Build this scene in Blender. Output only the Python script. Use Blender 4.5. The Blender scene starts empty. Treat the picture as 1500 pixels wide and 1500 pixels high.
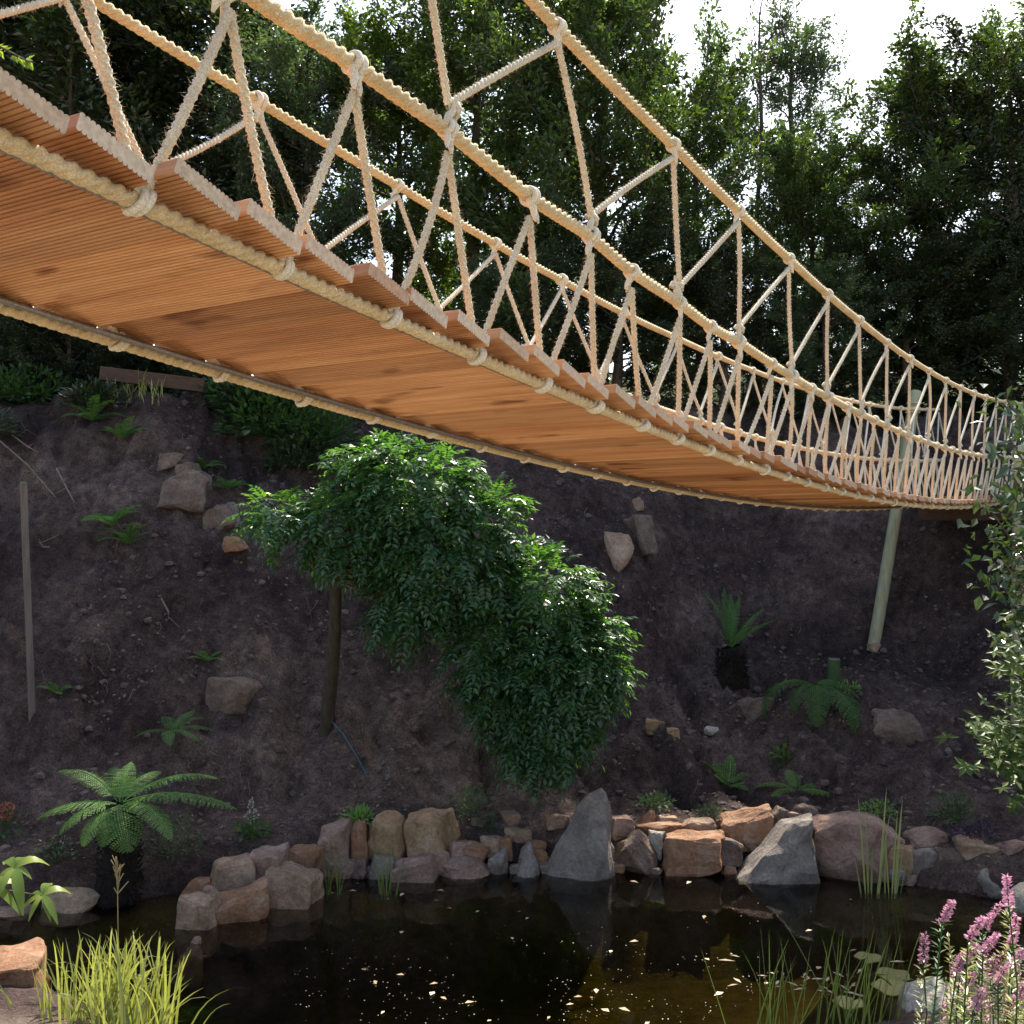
import bpy, bmesh, math, random
import numpy as np
from mathutils import Vector, Matrix, noise as mnoise

random.seed(7)
rng = np.random.default_rng(7)
scene = bpy.context.scene
col = scene.collection

# ------------------------------------------------------------------ camera, sky, sun, exposure
H = 3.3                       # camera height above the pond
FOC, PITCH = 1497.7, 0.0307   # focal length in 1500-px units, upward tilt
cam_d = bpy.data.cameras.new('camera')
cam_d.sensor_width = 36.0
cam_d.lens = 36.0 * FOC / 1500.0
cam_d.clip_start, cam_d.clip_end = 0.05, 2000
cam = bpy.data.objects.new('camera', cam_d)
col.objects.link(cam)
cam.location = (0, 0, H)
cam.rotation_euler = (math.pi / 2 + PITCH, 0, 0)
scene.camera = cam

SUN_EL, SUN_AZ = math.radians(54), math.radians(25)   # behind the trees, a little to the right
world = bpy.data.worlds.new('World')
scene.world = world
world.use_nodes = True
wn = world.node_tree
sky = wn.nodes.new('ShaderNodeTexSky')
sky.sky_type = 'NISHITA'
sky.sun_disc = False
sky.sun_elevation = SUN_EL
sky.sun_rotation = SUN_AZ
sky.dust_density = 3.0
sky.air_density = 1.2
wn.links.new(sky.outputs[0], wn.nodes['Background'].inputs[0])
wn.nodes['Background'].inputs[1].default_value = 0.15
sun_d = bpy.data.lights.new('sun', 'SUN')
sun_d.energy = 5.0
sun_d.angle = math.radians(0.5)
sun_d.color = (1.0, 0.93, 0.82)
sun = bpy.data.objects.new('sun', sun_d)
col.objects.link(sun)
sun_dir = Vector((math.sin(SUN_AZ) * math.cos(SUN_EL), math.cos(SUN_AZ) * math.cos(SUN_EL), math.sin(SUN_EL)))
sun.rotation_euler = sun_dir.to_track_quat('Z', 'Y').to_euler()
sun.location = sun_dir * 60
scene.view_settings.view_transform = 'Standard'
scene.view_settings.look = 'None'
scene.view_settings.exposure = 1.1
scene.view_settings.gamma = 1.0
scene.cycles.use_denoising = True
scene.cycles.max_bounces = 7
scene.cycles.diffuse_bounces = 4
scene.cycles.transparent_max_bounces = 8
scene.cycles.caustics_reflective = False
scene.cycles.caustics_refractive = False

# ------------------------------------------------------------------ helpers
def tag(o, label=None, cat=None, group=None, kind=None):
    if label: o['label'] = label
    if cat: o['category'] = cat
    if group: o['group'] = group
    if kind: o['kind'] = kind
    return o

def empty(name, loc, label=None, cat=None, group=None):
    o = bpy.data.objects.new(name, None)
    o.empty_display_size = 0.1
    o.location = loc
    col.objects.link(o)
    return tag(o, label, cat, group)

def link_mesh(name, me, mat=None, parent=None, loc=None):
    """World-space mesh data; if parent is an Empty at p, keep the world position."""
    o = bpy.data.objects.new(name, me)
    col.objects.link(o)
    if mat is not None:
        for m in (mat if isinstance(mat, (list, tuple)) else [mat]):
            me.materials.append(m)
    if parent is not None:
        o.parent = parent
        o.matrix_parent_inverse = Matrix.Translation(-world_loc(parent))
    if loc is not None: o.location = loc
    return o

def world_loc(o):
    p = Vector((0, 0, 0))
    while o is not None:
        if o.type == 'EMPTY': p = p + o.location
        o = o.parent if o.type == 'EMPTY' else None
    return p

def np_mesh(name, V, F, smooth=False, mi=None):
    V = np.asarray(V, dtype=np.float32); F = np.asarray(F, dtype=np.int32)
    me = bpy.data.meshes.new(name)
    m, k = F.shape
    me.vertices.add(len(V)); me.vertices.foreach_set('co', V.ravel())
    me.loops.add(m * k); me.loops.foreach_set('vertex_index', F.ravel())
    me.polygons.add(m)
    me.polygons.foreach_set('loop_start', np.arange(0, m * k, k, dtype=np.int32))
    if mi is not None: me.polygons.foreach_set('material_index', np.asarray(mi, dtype=np.int32))
    me.polygons.foreach_set('use_smooth', np.full(m, smooth, dtype=bool))
    me.update(calc_edges=True)
    me.validate()
    return me

class MB:
    """collects numpy quads/tris (as quads) for one mesh"""
    def __init__(s): s.V = []; s.F = []; s.n = 0; s.mi = []
    def add(s, V, F, mi=0):
        V = np.asarray(V, float); F = np.asarray(F, int)
        s.V.append(V); s.F.append(F + s.n); s.n += len(V); s.mi.append(np.full(len(F), mi))
    def mesh(s, name, smooth=False):
        return np_mesh(name, np.vstack(s.V), np.vstack(s.F), smooth, np.concatenate(s.mi))

def frames(P):
    P = np.asarray(P, float)
    T = np.gradient(P, axis=0)
    T /= np.linalg.norm(T, axis=1)[:, None] + 1e-12
    ref = np.array([0, 0, 1.0])
    if abs(T[0] @ ref) > 0.9: ref = np.array([1.0, 0, 0])
    N = np.cross(T, ref); bad = np.linalg.norm(N, axis=1) < 1e-3
    N[bad] = np.cross(T[bad], [0.3, 1, 0.2])
    N /= np.linalg.norm(N, axis=1)[:, None]
    return T, N, np.cross(N, T)

def tube(mb, P, R, n=6, mi=0, cap=True):
    P = np.asarray(P, float); R = np.broadcast_to(np.asarray(R, float), (len(P),))
    T, N, B = frames(P)
    a = np.linspace(0, 2 * np.pi, n, endpoint=False)
    V = P[:, None] + R[:, None, None] * (np.cos(a)[None, :, None] * N[:, None] + np.sin(a)[None, :, None] * B[:, None])
    V = V.reshape(-1, 3); m = len(P)
    i, j = np.meshgrid(np.arange(m - 1), np.arange(n), indexing='ij')
    i = i.ravel(); j = j.ravel(); j2 = (j + 1) % n
    F = np.stack([i * n + j, i * n + j2, (i + 1) * n + j2, (i + 1) * n + j], 1)
    if cap:
        e = len(V); V = np.vstack([V, P[0:1], P[-1:]])
        k = np.arange(n); k2 = (k + 1) % n
        F = np.vstack([F, np.stack([k2, k, np.full(n, e), np.full(n, e)], 1)[:, [0, 1, 2, 2]],
                       np.stack([(m - 1) * n + k, (m - 1) * n + k2, np.full(n, e + 1), np.full(n, e + 1)], 1)])
    mb.add(V, F, mi)

def lobed(n, lobes=3):
    a = np.linspace(0, 2 * np.pi, n, endpoint=False)
    c, r = 0.50, 0.50
    out = np.zeros(n)
    for k in range(lobes):
        d = a - 2 * np.pi * k / lobes
        cd = np.cos(d); disc = r * r - (c * np.sin(d)) ** 2
        t = np.where((disc > 0) & (cd > 0), c * cd + np.sqrt(np.maximum(disc, 0)), 0)
        out = np.maximum(out, t)
    return a, np.maximum(out, 0.66)

def rope(mb, P, r, pitch, nang=15, per=9, lobes=3, phase=0.0, mi=0):
    """laid rope: a lobed section that turns as it runs along P"""
    P = np.asarray(P, float)
    L = np.concatenate([[0], np.cumsum(np.linalg.norm(np.diff(P, axis=0), axis=1))])
    m = max(3, int(L[-1] / (pitch / per)))
    s = np.linspace(0, L[-1], m)
    Q = np.stack([np.interp(s, L, P[:, k]) for k in range(3)], 1)
    T, N, B = frames(Q)
    a, prof = lobed(nang, lobes)
    ang = a[None] + (2 * np.pi * s / pitch + phase)[:, None]
    rad = r * prof[None] * np.ones((m, 1))
    V = Q[:, None] + (rad * np.cos(ang))[..., None] * N[:, None] + (rad * np.sin(ang))[..., None] * B[:, None]
    V = V.reshape(-1, 3)
    i, j = np.meshgrid(np.arange(m - 1), np.arange(nang), indexing='ij')
    i = i.ravel(); j = j.ravel(); j2 = (j + 1) % nang
    mb.add(V, np.stack([i * nang + j, i * nang + j2, (i + 1) * nang + j2, (i + 1) * nang + j], 1), mi)

def px(u, v, Y):
    a = (u - 750) / FOC; b = -(v - 750) / FOC
    dy = math.cos(PITCH) - b * math.sin(PITCH); dz = math.sin(PITCH) + b * math.cos(PITCH)
    t = Y / dy
    return np.array([a * t, Y, H + dz * t])

# value noise -------------------------------------------------------
_tab = np.random.default_rng(3).random(65536)
def _h(ix, iy): return _tab[((ix * 73856093) ^ (iy * 19349663)) & 65535]
def vnoise(x, y):
    ix = np.floor(x).astype(np.int64); iy = np.floor(y).astype(np.int64)
    fx = x - ix; fy = y - iy
    fx = fx * fx * (3 - 2 * fx); fy = fy * fy * (3 - 2 * fy)
    return ((_h(ix, iy) * (1 - fx) + _h(ix + 1, iy) * fx) * (1 - fy) +
            (_h(ix, iy + 1) * (1 - fx) + _h(ix + 1, iy + 1) * fx) * fy) * 2 - 1
def fbm(x, y, o=4, g=0.5):
    s = 0; a = 1
    for k in range(o):
        s = s + a * vnoise(x * 2 ** k + 17.3 * k, y * 2 ** k - 9.1 * k); a *= g
    return s
def sstep(a, b, x):
    t = np.clip((x - a) / (b - a), 0, 1); return t * t * (3 - 2 * t)

# ------------------------------------------------------------------ materials
def newmat(name):
    m = bpy.data.materials.new(name); m.use_nodes = True
    nt = m.node_tree; p = nt.nodes['Principled BSDF']
    return m, nt, p
def N(nt, t, **k):
    n = nt.nodes.new(t)
    for a, b in k.items(): setattr(n, a, b)
    return n
def ramp(nt, stops):
    r = N(nt, 'ShaderNodeValToRGB')
    el = r.color_ramp.elements
    while len(el) < len(stops): el.new(0.5)
    for e, (p, c) in zip(el, stops): e.position = p; e.color = (*c, 1)
    return r
def noise_tex(nt, scale, detail=6, rough=0.6, coord='Object', vec=None):
    n = N(nt, 'ShaderNodeTexNoise'); n.inputs['Scale'].default_value = scale
    n.inputs['Detail'].default_value = detail; n.inputs['Roughness'].default_value = rough
    if vec is None:
        tc = N(nt, 'ShaderNodeTexCoord'); vec = tc.outputs[coord]
    nt.links.new(vec, n.inputs['Vector'])
    return n
def bump(nt, p, src, strength, dist):
    b = N(nt, 'ShaderNodeBump'); b.inputs['Strength'].default_value = strength; b.inputs['Distance'].default_value = dist
    nt.links.new(src, b.inputs['Height']); nt.links.new(b.outputs[0], p.inputs['Normal'])
    return b
def mixc(nt, fac, a, b, mode='MIX'):
    m = N(nt, 'ShaderNodeMix', data_type='RGBA', blend_type=mode)
    for s, v in ((m.inputs[0], fac), (m.inputs[6], a), (m.inputs[7], b)):
        if hasattr(v, 'is_output'): nt.links.new(v, s)
        elif isinstance(v, (int, float)): s.default_value = v
        else: s.default_value = (*v, 1)
    return m.outputs[2]

def leaf_mat(name, c1, c2, trans=0.35, rough=0.45, spec=0.4, tcol=None):
    m, nt, p = newmat(name)
    g = N(nt, 'ShaderNodeNewGeometry')
    r = ramp(nt, [(0.0, c1), (1.0, c2)])
    nt.links.new(g.outputs['Random Per Island'], r.inputs[0])
    oi = N(nt, 'ShaderNodeObjectInfo')
    mr = N(nt, 'ShaderNodeMapRange'); mr.inputs[3].default_value = 0.75; mr.inputs[4].default_value = 1.3
    nt.links.new(oi.outputs['Random'], mr.inputs[0])
    cc = N(nt, 'ShaderNodeCombineColor')
    for k in range(3): nt.links.new(mr.outputs[0], cc.inputs[k])
    base = mixc(nt, 1.0, r.outputs[0], cc.outputs[0], 'MULTIPLY')
    nt.links.new(base, p.inputs['Base Color'])
    p.inputs['Roughness'].default_value = rough
    p.inputs['Specular IOR Level'].default_value = spec
    t = N(nt, 'ShaderNodeBsdfTranslucent')
    tc = mixc(nt, 1.0, base, tcol or (1.6, 1.7, 0.6), 'MULTIPLY')
    nt.links.new(tc, t.inputs[0])
    ms = N(nt, 'ShaderNodeMixShader'); ms.inputs[0].default_value = trans
    nt.links.new(p.outputs[0], ms.inputs[1]); nt.links.new(t.outputs[0], ms.inputs[2])
    nt.links.new(ms.outputs[0], nt.nodes['Material Output'].inputs[0])
    return m

def rope_mat(name, c1, c2):
    m, nt, p = newmat(name)
    n = noise_tex(nt, 9, 5, 0.65); n2 = noise_tex(nt, 260, 3, 0.7)
    r = ramp(nt, [(0.3, c1), (0.7, c2)]); nt.links.new(n.outputs[0], r.inputs[0])
    r2 = ramp(nt, [(0.3, (0.6, 0.55, 0.48)), (0.7, (1.16, 1.14, 1.1))]); nt.links.new(n2.outputs[0], r2.inputs[0])
    nt.links.new(mixc(nt, 1.0, r.outputs[0], r2.outputs[0], 'MULTIPLY'), p.inputs['Base Color'])
    p.inputs['Roughness'].default_value = 0.85
    p.inputs['Specular IOR Level'].default_value = 0.15
    bump(nt, p, n2.outputs[0], 0.5, 0.004)
    return m

def plain_mat(name, c1, c2, scale, rough=0.85, bs=0.4, bd=0.01, stretch=None, detail=6):
    m, nt, p = newmat(name)
    tc = N(nt, 'ShaderNodeTexCoord'); vec = tc.outputs['Object']
    if stretch:
        mp = N(nt, 'ShaderNodeMapping'); mp.inputs['Scale'].default_value = stretch
        nt.links.new(vec, mp.inputs[0]); vec = mp.outputs[0]
    n = noise_tex(nt, scale, detail, 0.65, vec=vec)
    r = ramp(nt, [(0.3, c1), (0.7, c2)]); nt.links.new(n.outputs[0], r.inputs[0])
    nt.links.new(r.outputs[0], p.inputs['Base Color'])
    p.inputs['Roughness'].default_value = rough; p.inputs['Specular IOR Level'].default_value = 0.25
    bump(nt, p, n.outputs[0], bs, bd)
    return m

M = {}
M['rope'] = rope_mat('manila_rope', (0.55, 0.44, 0.26), (0.74, 0.62, 0.40))
M['strand'] = rope_mat('manila_strand', (0.60, 0.55, 0.43), (0.78, 0.74, 0.62))
M['fibre'] = plain_mat('rope_fibre', (0.70, 0.55, 0.36), (0.8, 0.65, 0.45), 5)
M['cable'] = plain_mat('steel_cable', (0.16, 0.15, 0.14), (0.32, 0.30, 0.28), 120, 0.45, 0.2, 0.002)
M['cable'].node_tree.nodes['Principled BSDF'].inputs['Metallic'].default_value = 0.7

def wood_board():
    m, nt, p = newmat('hardwood_deck_board')
    tc = N(nt, 'ShaderNodeTexCoord'); oi = N(nt, 'ShaderNodeObjectInfo')
    ad = N(nt, 'ShaderNodeVectorMath', operation='ADD')
    sc = N(nt, 'ShaderNodeVectorMath', operation='SCALE'); sc.inputs[0].default_value = (7.1, 13.7, 3.3)
    nt.links.new(oi.outputs['Random'], sc.inputs['Scale'])
    nt.links.new(tc.outputs['Object'], ad.inputs[0]); nt.links.new(sc.outputs[0], ad.inputs[1])
    mp = N(nt, 'ShaderNodeMapping'); mp.inputs['Scale'].default_value = (26, 1.3, 26)
    nt.links.new(ad.outputs[0], mp.inputs[0])
    n = noise_tex(nt, 1.0, 7, 0.65, vec=mp.outputs[0])
    r = ramp(nt, [(0.25, (0.30, 0.150, 0.068)), (0.5, (0.47, 0.255, 0.125)), (0.75, (0.60, 0.375, 0.205))])
    nt.links.new(n.outputs[0], r.inputs[0])
    rr = ramp(nt, [(0.0, (0.58, 0.48, 0.42)), (0.25, (0.95, 0.90, 0.85)), (0.5, (0.82, 0.66, 0.55)), (0.75, (1.2, 1.16, 1.1)), (1.0, (0.92, 0.72, 0.58))])
    nt.links.new(oi.outputs['Random'], rr.inputs[0])
    c = mixc(nt, 1.0, r.outputs[0], rr.outputs[0], 'MULTIPLY')
    mp2 = N(nt, 'ShaderNodeMapping'); mp2.inputs['Scale'].default_value = (9, 3.2, 9)
    nt.links.new(ad.outputs[0], mp2.inputs[0])
    k = noise_tex(nt, 1.0, 2, 0.5, vec=mp2.outputs[0])
    kr = ramp(nt, [(0.63, (1, 1, 1)), (0.74, (0.40, 0.27, 0.2))]); nt.links.new(k.outputs[0], kr.inputs[0])
    c = mixc(nt, 1.0, c, kr.outputs[0], 'MULTIPLY')
    nt.links.new(c, p.inputs['Base Color'])
    p.inputs['Roughness'].default_value = 0.55; p.inputs['Specular IOR Level'].default_value = 0.3
    bump(nt, p, n.outputs[0], 0.25, 0.003)
    return m
M['board'] = wood_board()
def end_grain():
    m, nt, p = newmat('board_end_grain')
    oi = N(nt, 'ShaderNodeObjectInfo')
    r = ramp(nt, [(0.0, (0.40, 0.19, 0.10)), (0.25, (0.46, 0.36, 0.25)), (0.6, (0.56, 0.47, 0.35)), (1.0, (0.44, 0.29, 0.18))])
    nt.links.new(oi.outputs['Random'], r.inputs[0])
    n = noise_tex(nt, 70, 5, 0.6)
    r2 = ramp(nt, [(0.3, (0.7, 0.66, 0.62)), (0.7, (1.1, 1.1, 1.1))]); nt.links.new(n.outputs[0], r2.inputs[0])
    nt.links.new(mixc(nt, 1.0, r.outputs[0], r2.outputs[0], 'MULTIPLY'), p.inputs['Base Color'])
    p.inputs['Roughness'].default_value = 0.8
    bump(nt, p, n.outputs[0], 0.4, 0.004)
    return m
M['endgrain'] = end_grain()
M['pole'] = plain_mat('treated_pine_pole', (0.26, 0.26, 0.15), (0.42, 0.40, 0.26), 3, 0.75, 0.3, 0.006, (8, 8, 0.6))
M['greywood'] = plain_mat('weathered_timber', (0.17, 0.145, 0.14), (0.30, 0.26, 0.25), 4, 0.85, 0.4, 0.006, (9, 9, 0.6))
M['stakewood'] = plain_mat('stake_timber', (0.09, 0.07, 0.06), (0.18, 0.145, 0.125), 4, 0.85, 0.4, 0.006, (9, 9, 0.6))
M['darkwood'] = plain_mat('dark_timber', (0.05, 0.03, 0.022), (0.10, 0.06, 0.04), 4, 0.85, 0.4, 0.006, (1, 8, 8))
M['bark'] = plain_mat('bark', (0.06, 0.045, 0.035), (0.14, 0.11, 0.085), 5, 0.9, 0.7, 0.03, (6, 6, 1))
M['bark_pale'] = plain_mat('pale_bark', (0.16, 0.13, 0.10), (0.28, 0.24, 0.19), 5, 0.9, 0.7, 0.02, (6, 6, 1))
M['vine_bark'] = plain_mat('vine_bark', (0.035, 0.028, 0.02), (0.08, 0.066, 0.045), 4, 0.9, 0.7, 0.02, (5, 5, 1))
M['fern_trunk'] = plain_mat('fern_trunk', (0.008, 0.006, 0.005), (0.03, 0.022, 0.016), 30, 0.95, 1.0, 0.03)

def soil_mat():
    m, nt, p = newmat('bank_soil')
    g = N(nt, 'ShaderNodeNewGeometry')
    tc = N(nt, 'ShaderNodeTexCoord'); vec = tc.outputs['Object']
    n1 = noise_tex(nt, 0.55, 5, 0.62, vec=vec); n2 = noise_tex(nt, 7, 8, 0.7, vec=vec); n3 = noise_tex(nt, 45, 5, 0.7, vec=vec)
    r1 = ramp(nt, [(0.32, (0.038, 0.027, 0.026)), (0.5, (0.098, 0.071, 0.066)), (0.67, (0.20, 0.150, 0.134))]); nt.links.new(n1.outputs[0], r1.inputs[0])
    r2 = ramp(nt, [(0.28, (0.35, 0.34, 0.34)), (0.5, (0.92, 0.91, 0.90)), (0.72, (1.7, 1.62, 1.5))]); nt.links.new(n2.outputs[0], r2.inputs[0])
    c = mixc(nt, 1.0, r1.outputs[0], r2.outputs[0], 'MULTIPLY')
    r3 = ramp(nt, [(0.35, (0.5, 0.48, 0.46)), (0.65, (1.4, 1.36, 1.3))]); nt.links.new(n3.outputs[0], r3.inputs[0])
    c = mixc(nt, 1.0, c, r3.outputs[0], 'MULTIPLY')
    # unseen near ground: paled to bounce sun under deck; the pond bed: brown silt
    sep = N(nt, 'ShaderNodeSeparateXYZ'); nt.links.new(g.outputs['Position'], sep.inputs[0])
    mr = N(nt, 'ShaderNodeMapRange'); mr.inputs[1].default_value = 6.9; mr.inputs[2].default_value = 5.9
    nt.links.new(sep.outputs[1], mr.inputs[0])
    gr = ramp(nt, [(0.3, (0.40, 0.33, 0.24)), (0.7, (0.55, 0.46, 0.34))]); nt.links.new(n2.outputs[0], gr.inputs[0])
    c = mixc(nt, mr.outputs[0], c, gr.outputs[0])
    mz = N(nt, 'ShaderNodeMapRange'); mz.inputs[1].default_value = 0.0; mz.inputs[2].default_value = -0.12
    nt.links.new(sep.outputs[2], mz.inputs[0])
    br = ramp(nt, [(0.3, (0.12, 0.095, 0.03)), (0.7, (0.26, 0.21, 0.08))]); nt.links.new(n2.outputs[0], br.inputs[0])
    c = mixc(nt, mz.outputs[0], c, br.outputs[0])
    # grass-coloured top behind the crest
    my = N(nt, 'ShaderNodeMapRange'); my.inputs[1].default_value = 16.5; my.inputs[2].default_value = 18.5
    nt.links.new(sep.outputs[1], my.inputs[0])
    c = mixc(nt, my.outputs[0], c, (0.07, 0.09, 0.03))
    nt.links.new(c, p.inputs['Base Color'])
    p.inputs['Roughness'].default_value = 0.95; p.inputs['Specular IOR Level'].default_value = 0.15
    ad = N(nt, 'ShaderNodeMath', operation='MULTIPLY_ADD'); ad.inputs[1].default_value = 0.35
    nt.links.new(n3.outputs[0], ad.inputs[0]); nt.links.new(n2.outputs[0], ad.inputs[2])
    bump(nt, p, ad.outputs[0], 1.0, 0.12)
    return m
M['soil'] = soil_mat()

def rock_mat(name, c1, c2, c3):
    m, nt, p = newmat(name)
    oi = N(nt, 'ShaderNodeObjectInfo')
    tc = N(nt, 'ShaderNodeTexCoord')
    ad = N(nt, 'ShaderNodeVectorMath', operation='ADD')
    sc = N(nt, 'ShaderNodeVectorMath', operation='SCALE'); sc.inputs[0].default_value = (31, 17, 23)
    nt.links.new(oi.outputs['Random'], sc.inputs['Scale'])
    nt.links.new(tc.outputs['Object'], ad.inputs[0]); nt.links.new(sc.outputs[0], ad.inputs[1])
    n1 = noise_tex(nt, 4, 6, 0.65, vec=ad.outputs[0]); n2 = noise_tex(nt, 28, 7, 0.7, vec=ad.outputs[0])
    r = ramp(nt, [(0.3, c1), (0.5, c2), (0.7, c3)]); nt.links.new(n1.outputs[0], r.inputs[0])
    r2 = ramp(nt, [(0.3, (0.62, 0.60, 0.58)), (0.65, (1.15, 1.13, 1.1))]); nt.links.new(n2.outputs[0], r2.inputs[0])
    c = mixc(nt, 1.0, r.outputs[0], r2.outputs[0], 'MULTIPLY')
    nt.links.new(c, p.inputs['Base Color'])
    p.inputs['Roughness'].default_value = 0.85; p.inputs['Specular IOR Level'].default_value = 0.25
    bump(nt, p, n2.outputs[0], 0.8, 0.03)
    return m
M['r_tan'] = rock_mat('tan_stone', (0.23, 0.145, 0.095), (0.34, 0.23, 0.155), (0.45, 0.335, 0.235))
M['r_orange'] = rock_mat('orange_stone', (0.19, 0.10, 0.06), (0.30, 0.16, 0.09), (0.38, 0.25, 0.165))
M['r_ochre'] = rock_mat('ochre_stone', (0.23, 0.14, 0.08), (0.35, 0.225, 0.125), (0.45, 0.325, 0.215))
M['r_grey'] = rock_mat('grey_stone', (0.15, 0.125, 0.108), (0.235, 0.20, 0.172), (0.33, 0.285, 0.25))
M['r_pink'] = rock_mat('pink_stone', (0.21, 0.13, 0.10), (0.32, 0.21, 0.165), (0.43, 0.31, 0.25))
M['r_pale'] = rock_mat('pale_stone', (0.30, 0.27, 0.22), (0.42, 0.385, 0.33), (0.54, 0.50, 0.44))
M['r_brown'] = rock_mat('brown_stone', (0.10, 0.07, 0.055), (0.16, 0.115, 0.09), (0.24, 0.18, 0.145))
RC = dict(t='r_tan', o='r_orange', c='r_ochre', g='r_grey', p='r_pink', w='r_pale', b='r_brown')

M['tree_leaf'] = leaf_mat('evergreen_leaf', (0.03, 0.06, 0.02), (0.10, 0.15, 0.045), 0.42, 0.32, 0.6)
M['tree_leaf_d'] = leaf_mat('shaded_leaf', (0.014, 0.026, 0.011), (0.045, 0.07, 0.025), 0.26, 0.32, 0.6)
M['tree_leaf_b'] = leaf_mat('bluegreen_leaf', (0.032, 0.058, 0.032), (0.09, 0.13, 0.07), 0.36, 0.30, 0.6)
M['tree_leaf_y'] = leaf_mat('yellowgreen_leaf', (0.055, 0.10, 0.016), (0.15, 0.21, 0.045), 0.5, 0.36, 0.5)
M['wist'] = leaf_mat('pinnate_leaf', (0.03, 0.085, 0.035), (0.085, 0.17, 0.06), 0.45, 0.28, 0.6, (2.2, 2.4, 0.6))
M['fern'] = leaf_mat('fern_leaf', (0.085, 0.18, 0.045), (0.17, 0.29, 0.075), 0.4, 0.5, 0.3)
M['fern_deep'] = leaf_mat('deep_fern_leaf', (0.045, 0.12, 0.032), (0.10, 0.20, 0.05), 0.38, 0.5, 0.3)
M['weed'] = leaf_mat('weed_leaf', (0.03, 0.075, 0.022), (0.07, 0.14, 0.045), 0.3, 0.5, 0.3)
M['sedge'] = leaf_mat('sedge_blade', (0.14, 0.18, 0.035), (0.40, 0.41, 0.15), 0.36, 0.35, 0.6, (1.25, 1.3, 0.6))
M['reed'] = leaf_mat('reed_blade', (0.10, 0.16, 0.035), (0.22, 0.27, 0.08), 0.35, 0.45, 0.4)
M['iris'] = leaf_mat('striped_reed_blade', (0.20, 0.25, 0.09), (0.40, 0.42, 0.20), 0.35, 0.45, 0.4)
M['palmate'] = leaf_mat('bright_leaf', (0.13, 0.22, 0.04), (0.30, 0.36, 0.07), 0.45, 0.4, 0.4)
M['glossy'] = leaf_mat('glossy_leaf', (0.025, 0.055, 0.02), (0.065, 0.105, 0.04), 0.26, 0.25, 0.6)
M['maple'] = leaf_mat('maple_leaf', (0.05, 0.10, 0.02), (0.13, 0.18, 0.04), 0.36, 0.45, 0.3)
M['pink'] = leaf_mat('pink_petal', (0.42, 0.19, 0.29), (0.72, 0.48, 0.56), 0.3, 0.6, 0.2, (1.2, 1, 1.1))
M['white_fl'] = leaf_mat('white_petal', (0.55, 0.55, 0.48), (0.75, 0.74, 0.68), 0.3, 0.6, 0.2, (1, 1, 1))
M['rust_fl'] = leaf_mat('rust_petal', (0.34, 0.10, 0.06), (0.50, 0.22, 0.14), 0.3, 0.6, 0.2, (1, 1, 1))
M['straw'] = leaf_mat('straw', (0.30, 0.23, 0.12), (0.48, 0.39, 0.22), 0.25, 0.7, 0.2, (1, 1, 1))
M['litter'] = leaf_mat('leaf_litter', (0.07, 0.045, 0.03), (0.25, 0.18, 0.125), 0.1, 0.8, 0.2, (1, 1, 1))
M['float'] = leaf_mat('floating_leaf', (0.28, 0.17, 0.08), (0.60, 0.50, 0.33), 0.1, 0.6, 0.3, (1, 1, 1))
M['dust'] = leaf_mat('water_dust', (0.16, 0.13, 0.09), (0.55, 0.5, 0.4), 0.1, 0.7, 0.2, (1, 1, 1))
M['clod'] = plain_mat('clod', (0.05, 0.036, 0.032), (0.15, 0.11, 0.095), 3, 0.95, 0.6, 0.02)
M['lily'] = leaf_mat('lily_pad', (0.20, 0.22, 0.06), (0.32, 0.28, 0.12), 0.1, 0.45, 0.3)
M['purple'] = leaf_mat('purple_leaf', (0.03, 0.018, 0.045), (0.07, 0.035, 0.09), 0.2, 0.5, 0.3, (1, 1, 1))
M['hose'] = plain_mat('blue_twine', (0.03, 0.10, 0.14), (0.05, 0.16, 0.21), 8)
M['twig'] = plain_mat('dry_twig', (0.10, 0.078, 0.062), (0.24, 0.195, 0.155), 12)

# ------------------------------------------------------------------ terrain
POND = np.array([(-14, 9.2), (-4.5, 9.15), (-3.6, 9.3), (-3.0, 9.7), (-2.4, 9.95), (-1.9, 10.2), (-.5, 10.3), (1, 10.35), (2.5, 10.3),
                 (3.3, 10.1), (4.0, 9.75), (4.7, 9.3), (4.7, 8.8), (4.0, 8.2), (3.3, 7.6), (2.6, 7.1), (1.5, 6.7), (0, 6.5), (-1.5, 6.55),
                 (-2.4, 6.9), (-3.0, 7.35), (-3.9, 7.9), (-14, 7.9)])
POND[:, 1] += np.where(POND[:, 1] > 9.0, 0.2, 0.0)
def pond_dist(x, y):
    x = np.asarray(x, float); y = np.asarray(y, float)
    d = np.full(x.shape, 1e9); inside = np.zeros(x.shape, bool)
    n = len(POND)
    for k in range(n):
        ax, ay = POND[k]; bx, by = POND[(k + 1) % n]
        ex, ey = bx - ax, by - ay
        t = np.clip(((x - ax) * ex + (y - ay) * ey) / (ex * ex + ey * ey), 0, 1)
        d = np.minimum(d, np.hypot(x - ax - t * ex, y - ay - t * ey))
        c = ((ay > y) != (by > y)) & (x < (bx - ax) * (y - ay) / (by - ay + 1e-12) + ax)
        inside ^= c
    return np.where(inside, -d, d)
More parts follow.
